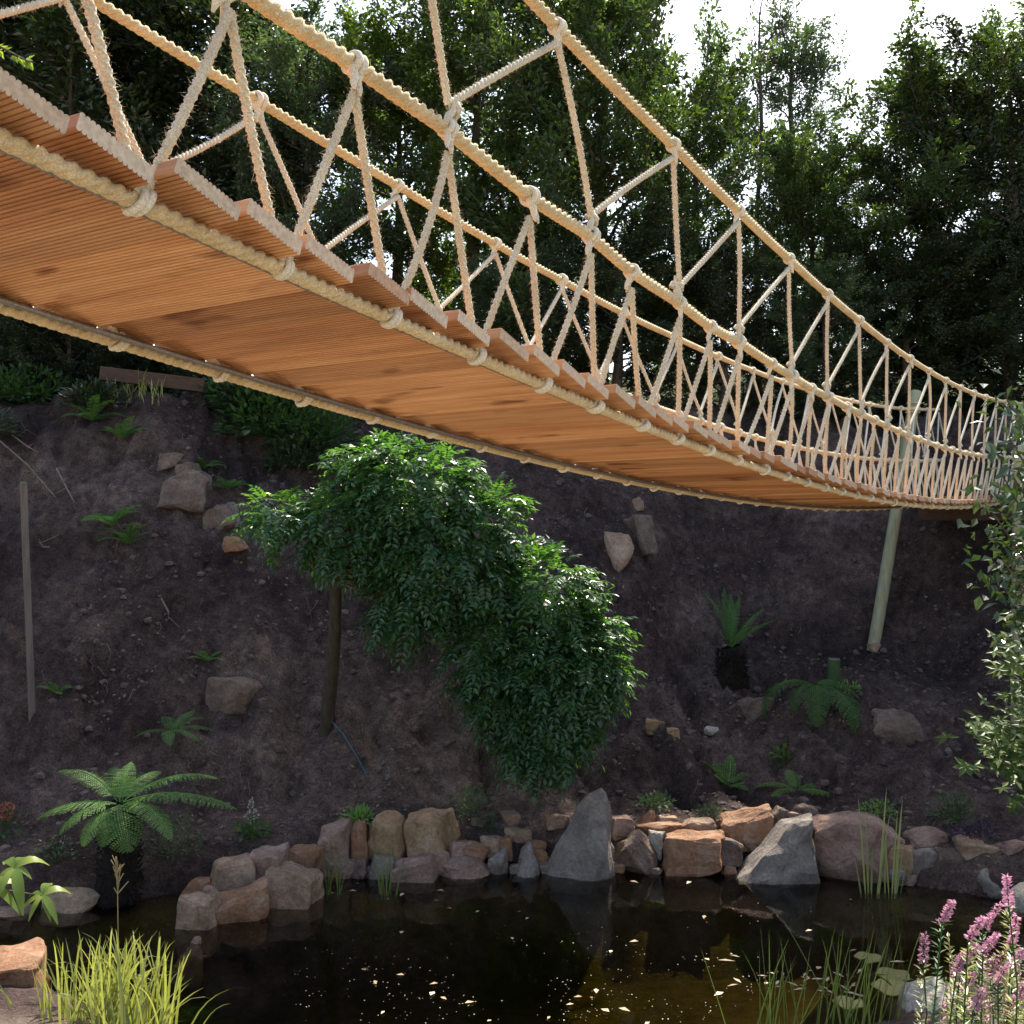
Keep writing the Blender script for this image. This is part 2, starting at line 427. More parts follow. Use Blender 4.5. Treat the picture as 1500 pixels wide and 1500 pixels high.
def ground(x, y, rough=True):
    x = np.asarray(x, float); y = np.asarray(y, float)
    d = pond_dist(x, y)
    dp = np.maximum(d, 0)
    s = sstep(-0.6, 3.6, x)
    d1 = 0.75 + s * 3.75; z1 = 0.62 + s * 1.3; sl = 1.12 + s * 0.85
    crest = 5.25 - 0.2 * s
    low = 0.12 + (z1 - 0.12) * np.clip(dp / d1, 0, 1) ** (0.8)
    up = z1 + sl * np.maximum(dp - d1, 0)
    far = np.where(dp < d1, low, up)
    k = 0.5
    hh = np.clip(0.5 + 0.5 * (crest - far) / k, 0, 1)
    far = crest * (1 - hh) + far * hh - k * hh * (1 - hh)
    far = far + np.clip(y - 15.5, 0, 12) * 0.24
    near = 0.05 + np.minimum(0.27 * dp, 1.62)
    wf = sstep(7.3, 9.3, y)
    out = near * (1 - wf) + far * wf
    bed = 0.75 - 0.5 * sstep(1.2, 3.6, x + .4 * vnoise(x * 1.7, y * 1.7)) * sstep(9.9, 8.6, y)
    z = np.where(d > 0, out, -np.minimum(bed, 0.75 * -d))
    if rough:
        amp = sstep(0.2, 1.4, d) * wf * (1 - 0.7 * sstep(17, 20, y))
        z = z + amp * (0.20 * fbm(x * 0.7, y * 0.7, 2) + 0.17 * fbm(x * 2.1 + 5, y * 1.4, 5, 0.6) * (1 - .35 * s))
        rid = np.abs(vnoise(x * 3.1 + 0.9 * y, y * 1.3 - x)); z = z - amp * 0.10 * (1 - rid) ** 3
        z = z + (0.25 + 0.75 * amp) * 0.05 * fbm(x * 6, y * 5, 3, 0.65) * sstep(-.1, .2, d)
        z = z + amp * (0.07 * (np.abs(vnoise(x * 5.3 + 3, y * 4.1)) - .3) + 0.045 * (np.abs(vnoise(x * 10.7, y * 8.3 + 7)) - .3))
        ph = z * 1.5 + 0.35 * fbm(x * .6, y * .5 + 3, 3); z = z + amp * 0.085 * np.sin(2 * np.pi * ph) * (.6 + .4 * vnoise(x * 1.1, y))
        gul = sstep(.55, .95, 1 - np.abs(vnoise(x * 1.4 + 0.25 * y + 40, y * .35 + 11))); z = z - amp * 0.16 * gul
        z = z + 0.05 * fbm(x * 1.5, y * 1.5, 3) * (d < 0) * sstep(0, -.4, d)
    return z
def g1(x, y): return float(ground(np.array([x]), np.array([y]))[0])
def hit(u, v, y0=5.0, y1=40.0):
    Y = np.linspace(y0, y1, 1400)
    P = np.array([px(u, v, y) for y in (1.0, 2.0)])
    D = P[1] - P[0]; Q = P[0] + (Y[:, None] - 1.0) * D
    zz = np.maximum(ground(Q[:, 0], Q[:, 1]), 0.0)
    k = np.argmax(Q[:, 2] <= zz)
    if Q[k, 2] > zz[k]: return Q[-1]
    return np.array([Q[k, 0], Q[k, 1], zz[k]])
def axis(fine0, fine1, step, lo, hi):
    f = np.arange(fine0, fine1, step)
    a = fine0 - np.cumsum(step * 1.25 ** np.arange(1, 60)); a = a[a > lo][::-1]
    b = fine1 + np.cumsum(step * 1.25 ** np.arange(0, 60)); b = b[b < hi]
    return np.concatenate([[lo], a, f, b, [hi]])
gx = axis(-6.4, 7.6, 0.05, -400, 400); gy = axis(6.2, 17.6, 0.045, -60, 600)
GX, GY = np.meshgrid(gx, gy)
GZ = ground(GX.ravel(), GY.ravel())
nx, ny = len(gx), len(gy)
ii, jj = np.meshgrid(np.arange(ny - 1), np.arange(nx - 1), indexing='ij'); ii = ii.ravel(); jj = jj.ravel()
GF = np.stack([ii * nx + jj, ii * nx + jj + 1, (ii + 1) * nx + jj + 1, (ii + 1) * nx + jj], 1)
terr = link_mesh('ground', np_mesh('ground', np.stack([GX.ravel(), GY.ravel(), GZ], 1), GF, True), M['soil'])
tag(terr, 'dark earth bank, pond bed and ground around the pond, unseen near side paled for bounce light', 'ground', kind='structure')

# water
def water_mat():
    m, nt, p = newmat('pond_water')
    nt.nodes.remove(p)
    tr = N(nt, 'ShaderNodeBsdfTransparent'); tr.inputs[0].default_value = (0.9, 0.88, 0.8, 1)
    va = N(nt, 'ShaderNodeVolumeAbsorption'); va.inputs[0].default_value = (0.55, 0.52, 0.22, 1); va.inputs[1].default_value = 1.9
    nt.links.new(va.outputs[0], nt.nodes['Material Output'].inputs[1])
    gl = N(nt, 'ShaderNodeBsdfGlossy'); gl.inputs['Roughness'].default_value = 0.05; gl.inputs[0].default_value = (1, 1, 1, 1)
    fr = N(nt, 'ShaderNodeFresnel'); fr.inputs[0].default_value = 1.33
    n = noise_tex(nt, 1.6, 3, 0.5)
    b = N(nt, 'ShaderNodeBump'); b.inputs['Strength'].default_value = 0.06; b.inputs['Distance'].default_value = 0.05
    nt.links.new(n.outputs[0], b.inputs['Height'])
    nt.links.new(b.outputs[0], gl.inputs['Normal']); nt.links.new(b.outputs[0], fr.inputs['Normal'])
    ms = N(nt, 'ShaderNodeMixShader')
    nt.links.new(fr.outputs[0], ms.inputs[0]); nt.links.new(tr.outputs[0], ms.inputs[1]); nt.links.new(gl.outputs[0], ms.inputs[2])
    nt.links.new(ms.outputs[0], nt.nodes['Material Output'].inputs[0])
    return m
wv = np.array([(x, y, 0.0) for x, y in POND])
wbm = bmesh.new()
cen = np.array([0, 8.5]);
vs = [wbm.verts.new((x + (0.25 if x > cen[0] else -0.25) * (abs(x) > 2.4), y + (0.3 if y > 8.5 else -0.3), 0.0)) for x, y in POND]
wf0 = wbm.faces.new(vs)
if wf0.normal.z < 0: wf0.normal_flip()
wbm.normal_update()
ext = bmesh.ops.extrude_face_region(wbm, geom=[wf0])
for g_ in ext['geom']:
    if isinstance(g_, bmesh.types.BMVert): g_.co.z = -1.6
bmesh.ops.recalc_face_normals(wbm, faces=wbm.faces)
wme = bpy.data.meshes.new('water'); wbm.to_mesh(wme); wbm.free()
water = link_mesh('water', wme, water_mat())
tag(water, 'still dark pond water in front of the bank', 'water', kind='structure')

# ------------------------------------------------------------------ rope bridge
K = 1.4; S = 0.29; YAW = 0.5358
CX, CY, CZ = -0.9598, -1.1814, -0.4808
bA, bC, bE, BOW = -0.09947, 0.011055, -0.000185, -0.00249
H1, H2, W = 0.3699, 0.7803, 0.6741
def bw(x, y, z):
    dx, dy, dz = (x - CX) * K, (y - CY) * K, (z - CZ) * K
    return np.array([dx * math.sin(YAW) - dy * math.cos(YAW), dx * math.cos(YAW) + dy * math.sin(YAW), H + dz])
def deckz(x): return bA * x + bC * x * x + bE * x ** 3
ND = {3: .009, 4: .009, 6: .008, 7: -.014, 8: -.031, 9: -.035, 10: -.014, 11: -.021, 12: -.014, 13: -.017}
NM = {0: (0, -.0124), 1: (-.005, .0042), 2: (-.013, .0147), 3: (.016, .0015), 4: (.028, .0146), 5: (-.02, -.004), 6: (.028, .0014), 7: (-.007, -.009),
      8: (-.023, .002), 9: (.05, -.0025), 10: (.022, -.002), 11: (.003, -.007), 12: (-.029, -.003), 13: (.015, -.003)}
NT = {3: (-.041, -.009), 5: (.06, .001), 7: (.036, .001), 9: (.0245, .0027), 13: (-.0225, .002)}
FT = {3: (0, .006), 5: (.026, .006), 7: (.025, 0), 9: (-.05, 0), 11: (-.05, -.005)}
KMIN, KMAX = -9, 37
def pD(side, k):
    x = k * S + (ND.get(k, 0) if side == 0 else 1.73 * S)
    return (x, BOW * x * x + (0 if side == 0 else W), deckz(x))
def pM(side, k, dz=0.0):
    cx, cz = NM.get(k, (0, 0)) if side == 0 else (0, 0)
    x = (k + .5) * S - .0432 + cx + (0 if side == 0 else 1.73 * S)
    y = BOW * x * x + (-.1853 * H1 if side == 0 else W + .12 * H1)
    return (x, y, deckz(x) + H1 + .00266 * x + .00028 * x * x + cz + dz)
def pT(side, k):
    cx, cz = (NT if side == 0 else FT).get(k, (0, 0))
    x = (k + .5) * S + .0596 + cx + (0 if side == 0 else (3.447 - 3.5) * S - .0596 + 0)
    y = BOW * x * x + (-.1456 * H2 if side == 0 else W + .1194 * H2)
    return (x, y, deckz(x) + H2 - .00636 * x + .0023 * x * x + cz)
bridge = empty('rope_bridge', tuple(bw(0, W / 2, deckz(0))),
               'hanging footbridge of reddish grooved boards with knotted pale rope railings, crossing above the pond', 'rope bridge')
def bpart(name, mb_or_me, mat, parent=bridge, smooth=True, kind=None, label=None):
    me = mb_or_me.mesh(name, smooth) if isinstance(mb_or_me, MB) else mb_or_me
    o = link_mesh(name, me, mat, parent)
    if kind: o['kind'] = kind
    if label: o['label'] = label
    return o
rD, rM, rT, rS = 0.0142 * K, 0.0160 * K, 0.0154 * K, 0.0090 * K
def sag_curve(pts, sag, n=7):
    out = []
    for a, b in zip(pts[:-1], pts[1:]):
        a = np.array(a); b = np.array(b)
        for t in np.linspace(0, 1, n, endpoint=False):
            p = a + (b - a) * t; p[2] -= sag * 4 * t * (1 - t); out.append(bw(*p))
    out.append(bw(*pts[-1]))
    return np.array(out)
def smooth_path(P, it=3):
    P = P.copy()
    for _ in range(it): P[1:-1] = (P[:-2] + 2 * P[1:-1] + P[2:]) / 4
    return P
ROPES = {}
for side in (0, 1):
    ks = range(KMIN, KMAX + 1)
    m = MB(); rope(m, smooth_path(sag_curve([pD(side, k) for k in ks], .002), 4), rD, rD * 5.2, 18, 10)
    ROPES[('D', side)] = bpart('deck_rope', m, M['rope'])
    m = MB(); yo = .030 if side == 0 else -.030
    rope(m, smooth_path(sag_curve([(p[0], p[1] + yo, p[2] + .004) for p in (pD(side, k) for k in ks)], .001)), .0078 * K, .05, 12, 6, 6)
    bpart('steel_cable', m, M['cable'])
    m = MB(); rope(m, smooth_path(sag_curve([pM(side, k) for k in ks], .0015), 2), rM, rM * 4.8, 15, 10)
    ROPES[('M', side)] = bpart('middle_rope', m, M['rope'])
    tk = [k for k in range(KMIN, KMAX + 1) if k % 2 == 1]
    m = MB(); rope(m, smooth_path(sag_curve([pT(side, k) for k in tk], .003, 11), 3), rT, rT * 4.8, 15, 10)
    ROPES[('T', side)] = bpart('top_rope', m, M['rope'])

FIB_P, FIB_D = [], []
def fuzz(P0, P1, r, dens):
    L = np.linalg.norm(P1 - P0); n = int(L * dens)
    if n < 1: return
    t = rng.random(n)[:, None]; ax = (P1 - P0) / L
    d = rng.normal(size=(n, 3)); d -= (d @ ax)[:, None] * ax; d /= np.linalg.norm(d, axis=1)[:, None]
    FIB_P.append(P0 + (P1 - P0) * t + d * r * .85)
    dd = d + ax * rng.normal(0, .7, (n, 1)); FIB_D.append(dd * (rng.random((n, 1)) * .9 + .35) * .013)
def strand(a, b, far, bowx=0.0):
    A, Bv = bw(*a), bw(*b)
    d = float(np.linalg.norm((A + Bv) / 2 - np.array([0, 0, H])))
    t = np.linspace(0, 1, 6)[:, None]
    off = rng.normal(0, .005, 3)
    P = A + (Bv - A) * t + np.sin(np.pi * t) * off
    m = MB()
    if d < 5: rope(m, P, rS, rS * 5.0, 12, 8, phase=rng.random() * 6)
    elif d < 9: rope(m, P, rS, rS * 4.4, 9, 5, phase=rng.random() * 6)
    else: tube(m, P, rS * .92, 6)
    bpart('strand', m, M['strand'])
    if d < 9:
        for q0, q1 in zip(P[:-1], P[1:]): fuzz(q0, q1, rS, 520 if d < 4.5 else 320)
def loop_mesh(r_in, r_t, turns=2, n=20, gap=1.0, tilt=0.25):
    """wraps of a strand round a rope that runs along local X"""
    m = MB()
    for k in range(turns):
        a = np.linspace(0, 2 * np.pi, n + 1)
        x = (k - (turns - 1) / 2) * 2 * r_t * gap + tilt * r_t * np.sin(a)
        P = np.stack([x, np.cos(a) * (r_in + r_t * .3), np.sin(a) * (r_in + r_t * .3)], 1)
        tube(m, P, r_t, 8, cap=False)
    return m
def throat(mb, h, r):
    """two tails seized together below the hitch"""
    for s in (-1, 1):
        t = np.linspace(0, 1, 5)
        P = np.stack([s * r * (0.9 + .5 * np.sin(t * 9)), np.full(5, s * r * .2), -t * h], 1)
        tube(mb, P, r * np.array([1, 1, .95, .7, .25]), 8)
mk = loop_mesh(rM * .9, rS * .8, 2); throat(mk, .085, rS); ME_hitch = mk.mesh('hitch', True); ME_hitch.materials.append(M['strand'])
mk = loop_mesh(rT * .9, rS * .8, 2); throat(mk, .08, rS); ME_hitch_top = mk.mesh('hitch_top', True); ME_hitch_top.materials.append(M['strand'])
mk = loop_mesh(rD * .96, rS * .66, 2, gap=.95, tilt=1.8); ME_loop = mk.mesh('loop', True); ME_loop.materials.append(M['strand'])
mk = MB(); throat(mk, -.09, rS); tube(mk, np.stack([np.linspace(-.02, .02, 7), .016 * np.cos(np.linspace(0, 6, 7)), .05 + .016 * np.sin(np.linspace(0, 6, 7))], 1), rS * .9, 8)
ME_upper = mk.mesh('upper_knot', True); ME_upper.materials.append(M['strand'])
def put(name, me, p, slope, parent, dz=0.0, jit=.28):
    o = bpy.data.objects.new(name, me); col.objects.link(o); o.parent = parent
    c = bw(*p)
    o.location = Vector(c + np.array([0, 0, dz]))   # the ropes' own frame is the world frame
    x = Vector((math.sin(YAW), math.cos(YAW), slope)).normalized()
    z = Vector((0, 0, 1)); y = z.cross(x).normalized(); z = x.cross(y)
    R = Matrix((x, y, z)).transposed()
    q_ = random.uniform(.88, 1.12); o.scale = (q_ * random.uniform(.85, 1.25), q_, q_)
    o.rotation_euler = (R @ Matrix.Rotation(random.uniform(-jit, jit), 3, 'X') @ Matrix.Rotation(random.uniform(-jit, jit), 3, 'Y')).to_euler()
    return o
def dsl(x): return bA + 2 * bC * x + 3 * bE * x * x
for side in (0, 1):
    for k in range(KMIN, KMAX):
        m0 = pM(side, k)
        for kk in (k, k + 1):
            if kk <= KMAX: strand((m0[0], m0[1], m0[2] - .045), pD(side, kk), side)
        put('hitch_knot', ME_hitch, m0, dsl(m0[0]), ROPES[('M', side)])
        p = pD(side, k); put('rope_loop', ME_loop, p, dsl(p[0]), ROPES[('D', side)])
        if k % 2 == 0:
            put('upper_knot', ME_upper, m0, dsl(m0[0]), ROPES[('M', side)], dz=.012)
            for kk in ((k - 1, k + 1) if side == 0 else (k + 1, k + 3)):
                if KMIN <= kk <= KMAX:
                    t_ = pT(side, kk); strand((t_[0], t_[1], t_[2] - .035), pM(side, k, .05), side)
        else:
            p = pT(side, k); put('hitch_knot', ME_hitch_top, p, dsl(p[0]), ROPES[('T', side)])
for side in (0,):
    for f_, r_, n_ in ((lambda k: pM(0, k), rM, 420), (lambda k: pD(0, k), rD, 90)):
        for k in range(-1, 12): fuzz(bw(*f_(k)), bw(*f_(k + 1)), r_, n_)
    for k in range(1, 15, 2): fuzz(bw(*pT(0, k)), bw(*pT(0, k + 2)), rT, 600)
FP = np.vstack(FIB_P); FD = np.vstack(FIB_D)
sd = np.cross(FD, rng.normal(size=FD.shape)); sd /= np.linalg.norm(sd, axis=1)[:, None]
wf_ = .00042
FV = np.stack([FP - sd * wf_, FP + sd * wf_, FP + FD], 1).reshape(-1, 3)
FF = np.arange(len(FV)).reshape(-1, 3)
bpart('rope_fibres', np_mesh('rope_fibres', FV, FF), M['fibre'], kind='stuff')

# deck boards: grooved (reeded) profile, one shared mesh per length variant
BWID, BTH, GAP = (S / 2 - .0195) * K, .0245 * K, .0085 * K
def board_mesh(seed):
    r = np.random.default_rng(seed)
    over0, over1 = .046 + r.uniform(-.010, .012), .08
    n = 15
    top, bot = [], []
    x0 = -BWID / 2
    for i in range(n):
        a = x0 + BWID * i / n; w = BWID / n
        q = [(a + w * .14, 0), (a + w * .5, .0016), (a + w * .86, 0), (a + w, -.0050 if i < n - 1 else 0)]
        if i == 0: q = [(a + w * .0, -.003)] + q
        if i == n - 1: q = q[:-1] + [(a + w, -.003)]
        bot += [(x, -q_) for x, q_ in q]
    bot = [(x, (-BTH / 2) + z) for x, z in bot]
    top = [(x, -z) for x, z in bot][::-1]
    prof = np.array(bot + top)
    y0, y1 = -over0 * K, (W + over1) * K
    m = MB(); k = len(prof)
    V = np.vstack([np.stack([prof[:, 0], np.full(k, y), prof[:, 1]], 1) for y in (y0, y1)])
    i = np.arange(k); j = (i + 1) % k
    m.add(V, np.stack([i, j, j + k, i + k], 1), 0)
    # end caps as strips between bottom and top outline
    h = k // 2
    b = np.arange(h - 1); t = k - 1 - b
    for o_, fl in ((0, False), (k, True)):
        F = np.stack([b, t, t - 1, b + 1], 1) + o_
        Fc = F[:, ::-1] if fl else F
        # separate verts so the end grain has its own material
        m.add(V, Fc, 1)
    return m.mesh('deck_board')
boards = [board_mesh(s) for s in range(9)]
for b_ in boards: b_.materials.append(M['board']); b_.materials.append(M['endgrain'])
for i in range(KMIN * 2 + 1, KMAX * 2):
    kf = i / 2
    k0 = math.floor(kf)
    if i % 2 == 0: xa, xb = pD(0, k0)[0], (pD(0, k0)[0] + pD(0, k0 + 1)[0]) / 2
    else: xa, xb = (pD(0, k0)[0] + pD(0, k0 + 1)[0]) / 2, pD(0, k0 + 1)[0]
    x = (xa + xb) / 2
    o = bpy.data.objects.new('deck_board', boards[random.randrange(9)]); col.objects.link(o); o.parent = bridge
    p = bw(x, BOW * x * x, deckz(x) + .0235 + BTH / 2 / K)
    o.location = Vector(p) - Vector(bridge.location) + Vector((math.cos(YAW), -math.sin(YAW), 0)) * random.uniform(-.008, .008)
    X = Vector((math.sin(YAW), math.cos(YAW), dsl(x) - random.uniform(.17, .22) * (1 if i < 9 else max(.4, 1 - (i - 8) * .06)))).normalized()
    # local +Y runs from the near edge to the far edge
    Yv = Vector((-math.cos(YAW), math.sin(YAW), 0)).normalized(); Z = X.cross(Yv)
    o.rotation_euler = Matrix((X, Yv, Z)).transposed().to_euler()
    o.rotation_euler.z += random.uniform(-.006, .006)
    o.rotation_euler.x += random.uniform(-.004, .004)
    o.scale = (random.uniform(.985, 1.01), random.uniform(.99, 1.01), random.uniform(.96, 1.06))

# ------------------------------------------------------------------ posts and timber
def pole(mb, a, b, r, n=14, top_round=True):
    a = np.array(a, float); b = np.array(b, float)
    t = np.linspace(0, 1, 9)
    P = a + (b - a) * t[:, None]; P[1:-1] += rng.normal(0, r * .03, (7, 3))
    R = r * (1.04 - .08 * t)
    if top_round:
        d = (b - a) / np.linalg.norm(b - a)
        P = np.vstack([P, b + d * r * .18]); R = np.append(R, r * .78)
    tube(mb, P, R, n)
def post(name, a, b, r, mat, label, cat='post', ring=None):
    e = empty(name, tuple(a), label, cat)
    m = MB(); pole(m, a, b, r); link_mesh('pole', m.mesh('pole', True), mat, e)
    if ring is not None:
        m = MB()
        a = np.array(a); b = np.array(b)
        for q in range(ring[1]):
            c = a + (b - a) * (ring[0] - q * .018); s = np.linspace(0, 2 * np.pi, 21)
            tube(m, c + np.stack([np.cos(s), np.sin(s), 0.06 * np.sin(s)], 1) * (r + .012), rS * .9, 7, cap=False)
        link_mesh('rope_wrap', m.mesh('rope_wrap', True), M['rope'], e)
    return e
PY = 13.6
base = hit(1281, 944); PY = base[1]; topp = px(1342, 574, PY + .2)
base = base + (base - topp) * .04
post('bridge_post', base, topp, .082, M['pole'], 'tall pale timber pole leaning behind the far end of the bridge', ring=(.955, 3))
# the far railing's top rope ties off on that pole, as in the photograph
b2 = px(1327, 760, 15.6); t2 = px(1326, 623, 15.6)
b2[2] = g1(b2[0], b2[1])
post('short_post', b2, t2, .075, M['pole'], 'shorter timber post beside the leaning pole, mostly hidden by the railing', ring=None)
rb = px(1492, 1000, 11.6); rt = px(1497, 655, 11.6); rb[2] = g1(rb[0], rb[1]) - .1
post('gate_post', rb, rt, .10, M['pole'], 'thick timber post at the right edge behind the glossy leaves')
# landing bearer
e0 = px(1345, 752, 14.3); e1 = px(1520, 752, 13.6)
def beam_mesh(a, b, w, h, name):
    a = Vector(a); b = Vector(b); d = (b - a); L = d.length; d.normalize()
    s = d.cross(Vector((0, 0, 1))).normalized(); u = s.cross(d)
    bm = bmesh.new(); bmesh.ops.create_cube(bm, size=1)
    bmesh.ops.scale(bm, vec=(L, w, h), verts=bm.verts)
    bmesh.ops.bevel(bm, geom=bm.edges[:], offset=min(w, h) * .08, segments=1, affect='EDGES')
    Mx = Matrix((d, s, u)).transposed().to_4x4(); Mx.translation = (a + b) / 2
    bmesh.ops.transform(bm, matrix=Mx, verts=bm.verts)
    me = bpy.data.meshes.new(name); bm.to_mesh(me); bm.free(); return me
o = link_mesh('landing_beam', beam_mesh(e0, e1, .12, .2, 'landing_beam'), M['darkwood'])
tag(o, 'dark timber bearer under the right end of the bridge', 'beam')
# grey stake at left
sb = hit(48, 1045); stp = px(34, 706, sb[1] - .1)
o = link_mesh('grey_stake', beam_mesh(sb - np.array([0, 0, .15]), stp, .03, .066, 'grey_stake'), M['stakewood'])
tag(o, 'weathered grey plank standing upright against the bank at far left', 'stake')
# dark plank on the crest
a_ = hit(150, 572) + np.array([0, -.1, .22]); b_ = hit(302, 592) + np.array([0, -.1, .24])
o = link_mesh('crest_plank', beam_mesh(a_, b_, .06, .19, 'crest_plank'), M['darkwood'])
tag(o, 'dark horizontal plank edging the sunlit path on the crest at left', 'plank')
# mossy stump
q = hit(1222, 1005)
m = MB(); tube(m, np.array([q + (0, 0, -.1), q + (0, 0, .12), q + (0.0, 0, .33)]), [.085, .082, .08], 12)
e = empty('cut_stump', tuple(q), 'small green cut stump on the bank to the right of the dark fern trunk', 'stump')
link_mesh('stump_wood', m.mesh('stump_wood', False), plain_mat('mossy_wood', (0.03, 0.07, 0.02), (0.08, 0.12, 0.05), 12), e)
m = MB(); tube(m, np.array([q + (0, 0, .329), q + (0, 0, .342)]), [.076, .072], 12)
link_mesh('cut_face', m.mesh('cut_face', False), M['greywood'], e)

# ------------------------------------------------------------------ rocks
def rock_mesh(seed, w, d, h, shape='blob', rough=.05):
    r = random.Random(seed)
    bm = bmesh.new()
    pts = []
    if shape == 'blob':
        for _ in range(26):
            v = Vector((r.gauss(0, 1), r.gauss(0, 1), r.gauss(0, 1))).normalized()
            v = Vector([math.copysign(abs(c) ** .62, c) for c in v]) * r.uniform(.82, 1.05)
            pts.append(v)
    elif shape == 'block':
        for sx in (-1, 1):
            for sy in (-1, 1):
                for sz in (-1, 1):
                    for _ in range(3):
                        pts.append(Vector((sx * r.uniform(.55, 1), sy * r.uniform(.55, 1), sz * r.uniform(.5, 1))))
        for _ in range(6): pts.append(Vector((r.uniform(-1, 1), r.choice((-1, 1)) * r.uniform(.8, 1), r.uniform(-1, 1))))
        for _ in range(3): pts.append(Vector((r.uniform(-.8, .8), r.uniform(-.6, .6), 1)))
    elif shape == 'spire':
        for k in range(8):
            a = k / 8 * 6.283 + r.uniform(-.2, .2); pts.append(Vector((math.cos(a) * r.uniform(.9, 1), math.sin(a), -1 + r.uniform(0, .15))))
        for k in range(6):
            a = k / 6 * 6.283; pts.append(Vector((.25 + math.cos(a) * .62, math.sin(a) * .6, .1 + r.uniform(-.15, .15))))
        pts += [Vector((.45, .1, 1)), Vector((.62, -.15, .9)), Vector((.25, .2, .82))]
    elif shape == 'wedge':
        pts = [Vector((-1, -.6, -1)), Vector((-1, .6, -.9)), Vector((1, -.9, -1)), Vector((1, .9, -1)), Vector((.85, -.5, .85)),
               Vector((.95, .6, 1)), Vector((.35, -.3, .72)), Vector((.3, .7, .6)), Vector((-.3, -.9, -.75)), Vector((0.2, -1, -.9)), Vector((-.5, .5, -.2))]
    elif shape == 'slab':
        for k in range(14):
            a = k / 14 * 6.283
            for z in (-1, 1): pts.append(Vector((math.cos(a) * r.uniform(.8, 1), math.sin(a) * r.uniform(.8, 1), z * r.uniform(.6, 1))))
    for p_ in pts: bm.verts.new(p_)
    res = bmesh.ops.convex_hull(bm, input=bm.verts)
    bmesh.ops.delete(bm, geom=[g for g in res['geom_interior'] if isinstance(g, bmesh.types.BMVert)], context='VERTS')
    bmesh.ops.dissolve_limit(bm, angle_limit=math.radians(16), verts=bm.verts, edges=bm.edges)
    bmesh.ops.bevel(bm, geom=bm.edges[:], offset=.07, segments=1, affect='EDGES', clamp_overlap=True)
    bmesh.ops.triangulate(bm, faces=bm.faces)
    for lim in (.5, .3):
        bmesh.ops.subdivide_edges(bm, edges=[e_ for e_ in bm.edges if e_.calc_length() > lim], cuts=1)
        bmesh.ops.triangulate(bm, faces=bm.faces)
    bmesh.ops.smooth_vert(bm, verts=bm.verts, factor=.35, use_axis_x=True, use_axis_y=True, use_axis_z=True)
    so = Vector((r.uniform(0, 50), r.uniform(0, 50), r.uniform(0, 50)))
    tx, ty, sh, sh2 = r.uniform(-.28, .22), r.uniform(-.3, .1), r.uniform(-.25, .25), r.uniform(-.2, .2)
    if shape in ('blob', 'block', 'slab'):
        for v in bm.verts:
            v.co = Vector((v.co.x * (1 + tx * v.co.z) + sh * v.co.z, v.co.y * (1 + ty * v.co.z), v.co.z * (1 + sh2 * v.co.x)))
    for v in bm.verts:
        n1 = mnoise.noise_vector(v.co * 1.3 + so) * .16 + mnoise.noise_vector(v.co * 3.4 + so) * .07
        v.co += n1 + Vector((r.gauss(0, 1), r.gauss(0, 1), r.gauss(0, 1))) * rough * .16
        v.co = Vector((v.co.x * w / 2, v.co.y * d / 2, v.co.z * h / 2))
    me = bpy.data.meshes.new('stone'); bm.to_mesh(me); bm.free()
    return me
_rs = [100]
def rock_at(name, box, Y, colk, shape='blob', parent=None, label=None, cat='rock', dep=None, roll=None, sink=.12):
    u0, v0, u1, v1 = box; _rs[0] += 1
    if 8.3 < Y < 10.8 and v0 > 1140: Y *= 1.025
    c = px((u0 + u1) / 2, (v0 + v1) / 2, Y)
    w = (u1 - u0) / FOC * Y; h = (v1 - v0) / FOC * Y
    d = dep if dep else .5 * (w + h) * random.uniform(.8, 1.05)
    if v1 > 1256 and Y > 7.8: sink = .2
    me = rock_mesh(_rs[0], w * 1.02, d, h * (1 + sink), shape); me.materials.append(M[RC[colk]])
    o = bpy.data.objects.new(name, me); col.objects.link(o)
    o.location = c + np.array([0, 0, -h * sink * .5])
    o.rotation_euler = (random.uniform(-.12, .12), random.uniform(-.16, .16) if roll is None else roll, random.uniform(-.35, .35) if shape in ('blob', 'block', 'slab') else 0)
    if parent is not None:
        o.parent = parent; o.location = Vector(o.location) - Vector(parent.location)
    if label: tag(o, label, cat)
    return o
wall_a = empty('stone_edging', tuple(px(760, 1280, 10.2)), 'low dry-laid edging of tan and pink stones along the far side of the pond', 'stone edging')
wall_b = empty('stone_edging', tuple(px(360, 1340, 9.3)), 'curved spit of tan stones running out into the water beside the reeds', 'stone edging')
SP = [((262, 1310, 320, 1382), 8.75, 't', 'block'), ((250, 1368, 302, 1428), 8.35, 'p', 'spire'), ((316, 1298, 392, 1362), 8.95, 'o', 'block'),
      ((268, 1282, 310, 1320), 9.35, 'o', 'blob'), ((308, 1256, 374, 1310), 9.45, 't', 'block'), ((370, 1242, 420, 1302), 9.6, 'p', 'block'),
      ((390, 1270, 470, 1332), 9.35, 't', 'block'), ((413, 1238, 467, 1282), 9.8, 'o', 'block'), ((292, 1298, 328, 1326), 9.1, 'p', 'blob'), ((330, 1330, 400, 1365), 9.2, 'b', 'blob')]
for b_, Y, c, s in SP: rock_at('stone', b_, Y, c, s, wall_b)
